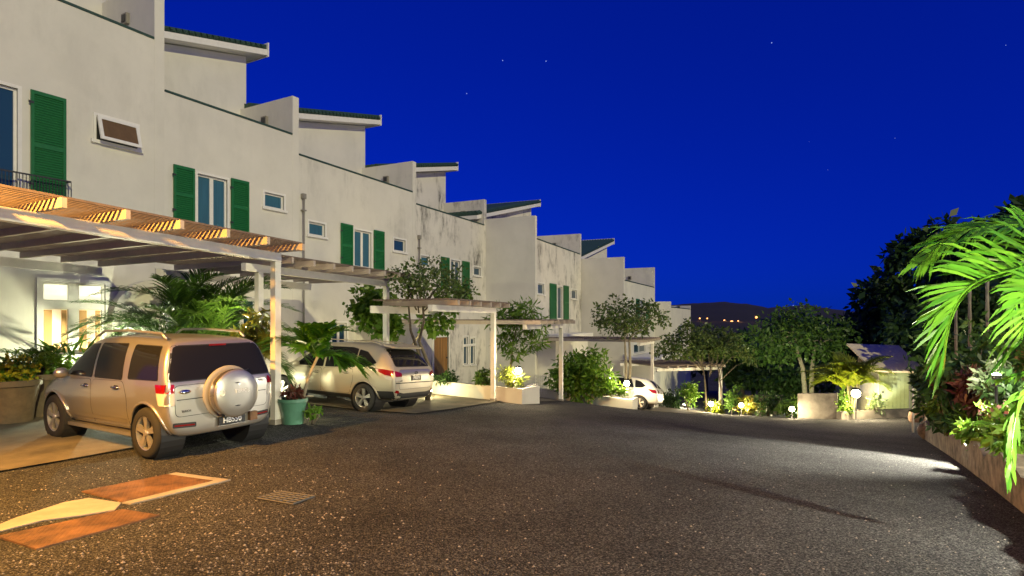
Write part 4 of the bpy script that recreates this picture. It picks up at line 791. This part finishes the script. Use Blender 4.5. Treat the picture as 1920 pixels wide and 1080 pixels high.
palm('areca_palm','bushy areca palm glowing yellow behind the brightest lamp',at(1596,26.6),1.5,48,1.9,.6,M['palmy'],stems=7,nl=36,el=(92,38),spread=.2,w=.055)
for x,lb in ((1583,'small lit bush left of the brightest lamp'),(1640,'pale striped lily plant right of the brightest lamp')):
    c = P(x,757,25.2); bush('low_bush',lb,Vector((c.x,c.y,gz(c.x,c.y))),c,(.45,.3,.5),8,260,.26,M['leafb' if x<1600 else 'varieg'],aspect=.3)
# two-stemmed tree and the dark trees beyond
c = at(1512,36); cl = [(np.array(P(x,y,36+random.uniform(-1.5,1.5))),r) for x,y,r in ((1430,640,1.2),(1460,620,1.3),(1500,605,1.4),(1540,615,1.3),(1565,640,1.1),(1480,650,1.1),(1525,640,1.2),(1450,665,.9),(1415,660,.8),(1550,660,.9),(1510,622,1.2),(1475,600,.9),(1580,615,.8))]
tree('two_stemmed_tree','slender tree with two pale bare stems behind the block wall',c,[[c,Vector(P(1505,690,36)),Vector(P(1492,650,36)),Vector(P(1490,620,36))],[c+Vector((.3,0,0)),Vector(P(1522,690,36)),Vector(P(1528,650,36)),Vector(P(1545,640,36))]],cl,3000,.30,M['leaf'],M['barkl'],aspect=.5,r0=.16)
dk = [('dark bushy tree left of the two-stemmed tree',1425,675,44,3.2,1.8,.6),('dark tree directly behind the two-stemmed tree',1520,650,50,4.2,2.7,.8),('dark tree rising behind the glowing areca palm',1600,668,52,4.0,4.2,.9),('tall dark tree behind the shed roof',1660,590,50,4.0,5.0,.9),('tall dark tree against the blue sky above the big palm frond',1748,540,44,4.2,5.5,.9),('broad dark tree crown touching the sky behind the big palm frond',1830,515,38,4.0,5.2,.8),('tallest dark tree at the right edge of the picture',1920,470,34,4.0,5.2,.8),('dark low tree over the garden fence',1850,610,26,3.4,2.2,.5),('dark scrubby tree behind the shed',1725,630,36,2.6,2.6,.55),('dark tree filling the gap right of the farthest pergola',1392,688,44,3.0,1.7,.5),('dark tree below the orange hillside lights',1325,660,66,6,2.4,.8),('dark tree below the single orange hillside light',1440,655,64,6,2.8,.8),('dark undergrowth tree beyond the low pale wall',1480,715,40,3.6,1.5,.5)]
for lb,x,y,d,rw_,rh,ls in dk:
    c = P(x,y,d); b_ = Vector((c.x,c.y,min(c.z-rh,gz(c.x,c.y)-.5))); n_ = 26; cl = blob(c,(rw_,2.2,rh),n_,r=(.28,.5))
    tree('dark_tree',lb,b_,[[b_,b_.lerp(c,.5),Vector(c)]],cl,2600,ls*.8,M['leafd'],M['bark'],group='dark trees on the slope beyond the garden',aspect=.5,r0=.22)
# ------------------------------------------------------------------ right-hand garden
bp = Vector((9.2,7.6,gz(8,7.6)+.4)); big = thing('large_palm','large bright palm arching in from the right edge, lit from below','palm',bp); mb = MB(); mb.tube([bp,bp+Vector((-.1,-.1,1.2)),bp+Vector((-.25,-.2,2.6))],[.16,.13,.10],12); link('trunk',mb,M['barkl'],big,smooth=True)
hd = bp+Vector((-.25,-.2,2.55))
def sm(pts, n=22):      # Catmull-Rom
    pts = [Vector(p) for p in pts]; q = [pts[0]*2-pts[1]]+pts+[pts[-1]*2-pts[-2]]; out = []
    for i in range(1,len(q)-2):
        for k in range(n//(len(pts)-1)+1):
            t = k/(n//(len(pts)-1)+1); a,b,c_,d_ = q[i-1:i+3]; out.append(.5*((2*b)+(c_-a)*t+(2*a-5*b+4*c_-d_)*t*t+(3*b-a-3*c_+d_)*t**3))
    return out+[pts[-1]]
def bigfrond(pts, ll, n, up, **k):
    mb = MB(); frond_path(mb, sm(pts), ll, n, up=up, rw=.022, **k); link('frond', mb, M['palmb'], big)
back_ = (0.15,-1,.12)
bigfrond([hd,P(2010,478,6.9),P(1920,500,6.6),P(1842,523,6.4),P(1800,556,6.3),P(1776,612,6.2),P(1768,690,6.15)],1.15,58,back_,w=.042,vee=.10,droop=.20,sides=(1,),lo=.2,sweep=(30,70),taper=.22)
bigfrond([hd,P(2010,482,7.1),P(1920,506,6.8),P(1842,530,6.6),P(1802,562,6.5),P(1779,616,6.4),P(1770,694,6.35)],.95,38,back_,w=.038,vee=-.35,droop=.22,sides=(1,),lo=.2,sweep=(35,74),taper=.2)
bigfrond([hd,P(2020,440,7.2),P(1930,424,7.0),P(1850,424,6.9),P(1780,445,6.8),P(1730,490,6.7)],.78,56,(.2,-.6,.8),w=.036,vee=.05,droop=.30,lo=.2,sweep=(52,76))
bigfrond([hd,P(2050,520,6.6),P(1990,530,6.3),P(1945,545,6.1),P(1925,580,6.0),P(1915,640,6.0)],.66,56,back_,w=.040,vee=-.15,droop=.35,sides=(1,),lo=.3,sweep=(10,55),taper=.7)
bigfrond([hd,P(2060,505,6.9),P(1980,510,6.7),P(1925,540,6.5),P(1895,590,6.4)],.60,36,(.3,-.8,.4),w=.05,vee=.0,droop=.4,lo=.25,sweep=(15,60))
bigfrond([hd,P(2060,640,5.6),P(1960,720,5.2),P(1915,745,5.0),P(1900,800,4.95),P(1893,880,4.9)],.40,64,back_,w=.042,vee=.0,droop=.5,lo=.25,sweep=(40,76))
bigfrond([hd,P(2080,660,6.2),P(1990,690,5.9),P(1930,700,5.8),P(1880,712,5.8)],.26,30,(.2,-.6,.7),w=.035,vee=.1,droop=.6,lo=.35,sweep=(45,75))
for k in range(7):
    az = R(-60+k*38); mb = MB(); frond_path(mb, arc(hd, az, 62, -30, 2.5), .6, 38, w=.04); link('frond', mb, M['palmb'], big)
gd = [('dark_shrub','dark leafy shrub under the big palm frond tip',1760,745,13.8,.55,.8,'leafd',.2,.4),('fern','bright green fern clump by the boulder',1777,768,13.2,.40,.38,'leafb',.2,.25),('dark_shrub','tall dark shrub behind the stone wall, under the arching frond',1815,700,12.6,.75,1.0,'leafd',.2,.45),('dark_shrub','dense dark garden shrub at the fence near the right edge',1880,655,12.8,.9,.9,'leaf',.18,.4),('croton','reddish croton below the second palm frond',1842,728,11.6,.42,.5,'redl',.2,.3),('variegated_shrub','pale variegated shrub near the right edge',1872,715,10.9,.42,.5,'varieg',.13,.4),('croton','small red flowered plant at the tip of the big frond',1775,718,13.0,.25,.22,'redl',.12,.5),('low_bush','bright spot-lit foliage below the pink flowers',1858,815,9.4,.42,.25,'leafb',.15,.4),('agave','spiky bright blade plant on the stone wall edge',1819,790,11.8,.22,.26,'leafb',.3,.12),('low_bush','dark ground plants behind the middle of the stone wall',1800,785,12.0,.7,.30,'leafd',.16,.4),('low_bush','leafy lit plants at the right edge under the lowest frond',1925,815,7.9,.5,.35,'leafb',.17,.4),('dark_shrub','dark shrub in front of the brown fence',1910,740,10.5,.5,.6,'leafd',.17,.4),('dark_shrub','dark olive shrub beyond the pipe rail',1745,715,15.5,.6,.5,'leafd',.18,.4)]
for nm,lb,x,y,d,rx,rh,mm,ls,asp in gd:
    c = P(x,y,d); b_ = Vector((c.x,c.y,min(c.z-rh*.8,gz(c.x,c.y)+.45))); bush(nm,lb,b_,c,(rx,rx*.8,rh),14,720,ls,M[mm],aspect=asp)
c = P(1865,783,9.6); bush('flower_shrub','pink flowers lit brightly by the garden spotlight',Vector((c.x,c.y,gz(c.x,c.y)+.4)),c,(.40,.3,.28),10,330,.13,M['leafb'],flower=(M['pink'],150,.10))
c = GP(1727,792); r_ = thing('boulder','rounded orange brown boulder at the end of the stone wall','rock',c); mb = MB(); mb.ball(c+Vector((0,.2,.18)),1,16,(.33,.3,.36)); mb.v = [(x+.04*math.sin(9*z+4*y),y+.04*math.sin(11*x),z+.03*math.sin(8*x+5*y)) for x,y,z in mb.v]; link('rock',mb,M['rock'],r_,smooth=True)
c = at(1760,16.0); r_ = thing('boulder','small pale boulder between the orange boulder and the stone wall','rock',c); mb = MB(); mb.ball(c+Vector((-.1,.1,.2)),1,14,(.36,.3,.3)); mb.v = [(x+.03*math.sin(10*z+4*y),y,z+.03*math.sin(9*x+5*y)) for x,y,z in mb.v]; link('rock',mb,M['stone'],r_,smooth=True)
for x,y0,d,lb in ((1853,528,14,'pale bamboo pole rising behind the arching frond, nearest the right edge'),(1820,545,15,'pale bamboo pole behind the middle of the arching frond'),(1794,582,16,'shortest pale bamboo pole behind the arching frond tip')):
    b_ = at(x,d); tp = P(x-2,y0,d); r_ = thing('garden_pole',lb,'pole',b_,'bamboo poles in the garden'); mb = MB(); mb.tube([b_.lerp(tp,k/18) for k in range(19)],[.033*(1.25 if k%3==0 else 1) for k in range(19)],8); link('pole',mb,M['barkl'],r_,smooth=True)
fr = Frame(P(1880,700,13.2).xy,(1,-.35)); b_ = at(1880,13.2); r_ = thing('board_fence','brown board fence at the right edge behind the garden','fence',b_); mb = MB()
for k in range(16): fr.box(mb,k*.2,k*.2+.175,0,.025,b_.z-.3,P(0,655,13.2).z+.04*math.sin(k*2.3))
link('board',mb,M['door'],r_); mb = MB()
for z_ in (.4,1.3): fr.box(mb,0,3.2,-.06,-.003,b_.z+z_,b_.z+z_+.09)
link('rail',mb,M['door'],r_)
b_ = at(1712,18.5); r_ = thing('pipe_rail','white pipe rail between the green gate and the boulder','railing',b_); e_ = at(1762,17.5); mb = MB(); zt = P(0,716,18.5).z
for f_ in (0,.5,1): p_ = b_.lerp(e_,f_); mb.tube([p_-Vector((0,0,.1)),Vector((p_.x,p_.y,zt))],.03,8)
link('post',mb,M['trim'],r_,smooth=True); mb = MB(); mb.tube([Vector((b_.x,b_.y,zt)),Vector((e_.x,e_.y,zt))],.03,8); link('top_rail',mb,M['trim'],r_,smooth=True)
# shed with pale green gate
def shed():
    d = 27.0; a = P(1648,778,d); b = P(1712,778,d); F = Frame(a.xy,(b.x-a.x,.12)); L = (b-a).length; zb = a.z-.4; ze = P(0,697,d).z; zr = P(0,647,d+1.3).z; r = thing('garden_shed','garden shed with a steep pale roof and a pale green gate','shed',(a.x,a.y,a.z))
    m = MB(); F.box(m,0,L,-2.2,-.05,zb,ze-.03); link('wall',m,M['shed'],r); m = MB(); F.box(m,.03,L*.93,-.045,.02,a.z-.1,ze-.06)
    n = 7
    for k in range(n): F.box(m,.06+k*(L*.9-.04)/n,.06+(k+1)*(L*.9-.04)/n-.015,.021,.032,a.z-.05,ze-.12)
    g = link('gate',m,M['gate'],r); h = MB(); h.ball(F.pt(.14,.07,a.z+1.05),.05,10); sub('handle',h,M['dark'],g,r)
    m = MB(); q = [F.pt(-.5,.35,ze+.02),F.pt(L+.5,.35,ze-.06),F.pt(L+.55,-1.5,zr-.1),F.pt(-.55,-1.5,zr)]; m.hexa([p for p in q]+[p+Vector((0,0,.07)) for p in q]); link('roof',m,M['shedr'],r)
    m = MB(); q2 = [F.pt(-.02,-.02,ze-.03),F.pt(L,-.02,ze-.03),F.pt(L,-1.45,ze-.03),F.pt(-.02,-1.45,ze-.03)]; m.hexa(q2+[F.pt(-.02,-.02,ze),F.pt(L,-.02,ze-.05),F.pt(L,-1.45,zr-.15),F.pt(-.02,-1.45,zr-.05)]); link('gable',m,M['bark'],r)
    m = MB(); F.box(m,L+.02,L+.5,-.3,-.25,a.z-.1,ze-.1); link('side_panel',m,M['gate'],r)
shed()

# ------------------------------------------------------------------ lamps
def garden_lamp(label, px, py, d, energy, col=(1,.80,.48), r=.075, base=None, group='glowing garden lamps', post=True, gm='lampg'):
    c = P(px,py,d); z0 = gz(c.x,c.y) if base is None else base; root = thing('garden_lamp',label,'lamp',(c.x,c.y,z0),group); mb = MB(); mb.lathe([(.05,0),(.05,.03),(.022,.05),(.022,c.z-z0-r-.02),(.05,c.z-z0-r-.01),(.05,c.z-z0-r*.9)],14,(c.x,c.y,z0)); link('stand',mb,M['dark'],root,smooth=True,ang=40)
    g = MB(); g.ball(c,r,14); o = link('globe',g,M[gm],root,smooth=True); o.visible_shadow = True
    k = MB(); k.lathe([(r*1.15,r*1.0),(r*.6,r*1.45),(.01,r*1.5)],14,tuple(c)); link('cap',k,M['dark'],root,smooth=True,ang=40)
    lamp(root,c+Vector((r*1.7*.7,-r*1.7,0)) if False else c+Vector((0,-r-.06,.0)),energy,col,.05); return root
garden_lamp('glowing lamp at the end of the low white planter by the third post',972,695,17.9,190,r=.10)
garden_lamp('glowing lamp beside the rear of the far white hatchback',1175,719,25.75,260,r=.125,base=P(1175,742,25.75).z)
garden_lamp('path lamp between the posts of the farthest pergola',1333,757,31.6,380,r=.135)
garden_lamp('path lamp among the shrubs right of the farthest pergola',1390,760,30.4,340,r=.12)
garden_lamp('path lamp in front of the stained block wall',1485,767,26.0,170,r=.11)
garden_lamp('brightest post lamp, in front of the glowing yellow palm',1605,738,24.6,700,r=.17)
def hidden(label, c, energy, col, r=.06, aim=None, stake=0):
    root = thing('garden_spotlight',label,'lamp',c,'ground spotlights in the planting'); mb = MB(); mb.lathe([(.07,0),(.07,.02),(.03,.03),(.03,.10),(.06,.12),(.075,.20)],14,tuple(c),close=True); link('housing',mb,M['dark'],root,smooth=True,ang=40); g = MB(); g.lathe([(.07,.203),(.04,.225),(.002,.23)],14,tuple(c),close=False); link('lens',g,M['lampg'],root,smooth=True); lamp(root,Vector(c)+Vector((0,0,.33)),energy,col,r)
    if stake: q = MB(); q.tube([Vector(c)-Vector((0,0,stake)),Vector(c)+Vector((0,0,.01))],.022,8); link('stake',q,M['dark'],root,smooth=True)
    if aim: lamp(root,Vector(c)+Vector((-.05,0,.36)),aim[2],col,.04,spot=aim[1],aim=aim[0])
    return root
garden_lamp('post lamp peeping over the rear roof corner of the silver jeep',457,616,13.1,120,(1,.80,.42),r=.065)
hidden('small spotlight at the wall behind the first house pots',at(215,13.5),640,(1,1,.66))
hidden('added spotlight at the foot of the teal pot',at(553,11.6),32,(1,.85,.42))  # invented lamp, added to brighten the potted palm
hidden('small spotlight by the crooked bougainvillea trunk',at(806,18.3),110,(1,.85,.42))
hidden('small spotlight behind the gold-lit hatchback by the second house',at(606,17.6),70,(1,.85,.5))
hidden('bright garden spotlight under the pink flowers on the stone wall side',Vector((8.42,10.2,gz(8.42,10.2)+1.4)),110,(1,.95,.78),aim=((-1,.02,-.72),76,3900),stake=1.1)
hidden('small spotlight set among the pink flowers',Vector((7.9,9.3,gz(7.9,9.3)+.42)),170,(1,.93,.7))
hidden('garden spotlight at the foot of the big palm just outside the right edge',Vector((7.4,5.4,gz(7.4,5.4)+.42)),300,(1,1,.55),aim=((-.9,.45,1.6),78,1700))
hidden('garden spotlight in the near garden just right of the camera',Vector((5.3,3.6,gz(5.3,3.6)+1.2)),1300,(1,.96,.78),stake=1.0)
hidden('added spotlight at the foot of the glowing areca palm',at(1598,25.45),620,(1,.82,.3))  # extra unseen lamp added to make the areca fronds yellower
hidden('garden spotlight lighting the two pale stems of the slender tree',at(1490,33.5),350,(.9,1,.6))
hidden('small spotlight at the wall behind the farthest pergola',at(1283,34.5),330,(1,.9,.62))
hidden('added spotlight aimed at the shed roof',at(1655,25.7),20,(1,.95,.85),aim=((.5,1,.8),70,420))  # extra unseen lamp added to lighten the shaded shed roof
hidden('garden spotlight at the front house wall of the fourth house',at(1012,28.2),120,(1,.85,.5))
# street lamp with sodium light just outside the left edge; it colours the jeep and the near road
def street_lamp(label, x, y, h, energy, col, m, head=(.3,0)):
    z = gz(x,y); root = thing('street_lamp',label,'street lamp',(x,y,z)); mb = MB(); mb.lathe([(.11,-.1),(.11,.25),(.05,.3),(.04,h)],14,(x,y,z)); link('pole',mb,M['dark'],root,smooth=True,ang=40); hx,hy = x+head[0],y+head[1]; a = MB(); a.tube([(x,y,z+h-.03),(x+head[0]*.5,y+head[1]*.5,z+h+.06),(hx,hy,z+h+.02)],.03,8); link('arm',a,M['dark'],root,smooth=True)
    k = MB(); k.lathe([(.17,-.06),(.16,.0),(.07,.08),(.04,.1)],18,(hx,hy,z+h)); link('lamp_head',k,M['dark'],root,smooth=True,ang=40); g = MB(); g.ball((hx,hy,z+h-.10),.09,12); link('bulb',g,m,root,smooth=True); lamp(root,(hx,hy,z+h-.27),energy,col,.10,spot=157,aim=(.10,.05,-1)).data.spot_blend = .12
street_lamp('sodium street lamp just outside the left edge, beside the near covers',-6.6,4.4,4.6,5200,(1,.45,.06),M['sod'],(.3,.1))
# far lights on the hillside
for i,(x,y,dz,r,mm,lb) in enumerate(((1312,597,0,1.0,'lampr','small orange light at the left of the hillside lights'),(1326,597,0,.9,'lampr','second small orange light on the hillside, right of the leftmost'),(1372,604,0,2.2,'lampr','largest orange light on the dark hillside'),(1358,601,0,1.2,'lampr','orange light just left of the largest hillside light'),(1384,602,0,1.0,'lampr','orange light just right of the largest hillside light'),(1418,595,0,1.5,'lampr','single orange light higher on the hillside, right of the cluster'),(1478,590,0,1.0,'lampw','left of two bluish white lights on the hillside'),(1484,592,0,.9,'lampw','right of two bluish white lights on the hillside'))):
    c = P(x,y,420); root = thing('distant_lamp',lb,'lamp',(c.x,c.y,c.z-6),'lights on the far hillside'); g = MB(); g.ball(c,r*.55,10); link('globe',g,M[mm],root,smooth=True); mb = MB(); mb.tube([c-Vector((0,0,6)),c-Vector((0,0,.5))],.15,6); link('pole',mb,M['dark'],root); lamp(root,c-Vector((0,3,0)),220,(1,.45,.12) if mm=='lampr' else (.8,.9,1),.5)

# ------------------------------------------------------------------ sun, sky, camera
SUN_AZ, SUN_EL = (.58,-.815), 24.0
sd = Vector((SUN_AZ[0]*math.cos(R(SUN_EL)),SUN_AZ[1]*math.cos(R(SUN_EL)),math.sin(R(SUN_EL))))
sl_ = bpy.data.lights.new('sun','SUN'); sl_.energy = 1.95; sl_.angle = R(1.2); sl_.color = (1,.90,.48); so = bpy.data.objects.new('sun',sl_); COL.objects.link(so); so.rotation_euler = (-sd).to_track_quat('-Z','Y').to_euler()
w = bpy.data.worlds.new('World'); S.world = w; w.use_nodes = True; nt = w.node_tree; N = nt.nodes; L = nt.links; bg = N['Background']
sk = N.new('ShaderNodeTexSky'); sk.sky_type = 'NISHITA'; sk.sun_disc = False; sk.sun_elevation = R(SUN_EL); sk.sun_rotation = math.atan2(sd.x,sd.y); sk.air_density = 1; sk.dust_density = .2; sk.ozone_density = 6
mx = N.new('ShaderNodeMix'); mx.data_type='RGBA'; mx.blend_type='MULTIPLY'; mx.inputs['Factor'].default_value = 1; mx.inputs['B'].default_value = (.003,.066,1.12,1); gm_ = N.new('ShaderNodeGamma'); gm_.inputs['Gamma'].default_value = .6; L.new(sk.outputs[0],gm_.inputs['Color']); L.new(gm_.outputs[0],mx.inputs['A'])
# stars: a few bright cells in the direction field
tc = N.new('ShaderNodeTexCoord'); vo = N.new('ShaderNodeTexVoronoi'); vo.inputs['Scale'].default_value = 34; L.new(tc.outputs['Generated'],vo.inputs['Vector'])
lt = N.new('ShaderNodeMath'); lt.operation='LESS_THAN'; lt.inputs[1].default_value = .024; L.new(vo.outputs['Distance'],lt.inputs[0]); sp = N.new('ShaderNodeSeparateColor'); L.new(vo.outputs['Color'],sp.inputs[0])
g2 = N.new('ShaderNodeMath'); g2.operation='GREATER_THAN'; g2.inputs[1].default_value=.5; L.new(sp.outputs[0],g2.inputs[0]); m3 = N.new('ShaderNodeMath'); m3.operation='MULTIPLY'; L.new(lt.outputs[0],m3.inputs[0]); L.new(g2.outputs[0],m3.inputs[1])
ad = N.new('ShaderNodeMix'); ad.data_type='RGBA'; ad.blend_type='ADD'; ad.inputs['B'].default_value=(3,4,6,1); L.new(m3.outputs[0],ad.inputs['Factor']); L.new(mx.outputs['Result'],ad.inputs['A']); L.new(ad.outputs['Result'],bg.inputs['Color']); bg.inputs['Strength'].default_value = .12
cam = bpy.data.cameras.new('camera'); cam.sensor_width = 36; cam.lens = 36*FP/1920; cam.shift_y = (YH-540)/1920; cam.clip_end = 5000; cam.clip_start = .05
co = bpy.data.objects.new('camera',cam); COL.objects.link(co); co.location = (0,0,CZ); co.rotation_euler = (math.pi/2,0,0); S.camera = co
S.view_settings.view_transform = 'Standard'; S.view_settings.look = 'None'; S.view_settings.exposure = 0; S.view_settings.gamma = 1
S.cycles.use_denoising = True; S.cycles.max_bounces = 6; S.cycles.diffuse_bounces = 3; S.cycles.glossy_bounces = 3; S.cycles.transparent_max_bounces = 6; S.cycles.sample_clamp_indirect = 4; S.cycles.caustics_reflective = False; S.cycles.caustics_refractive = False
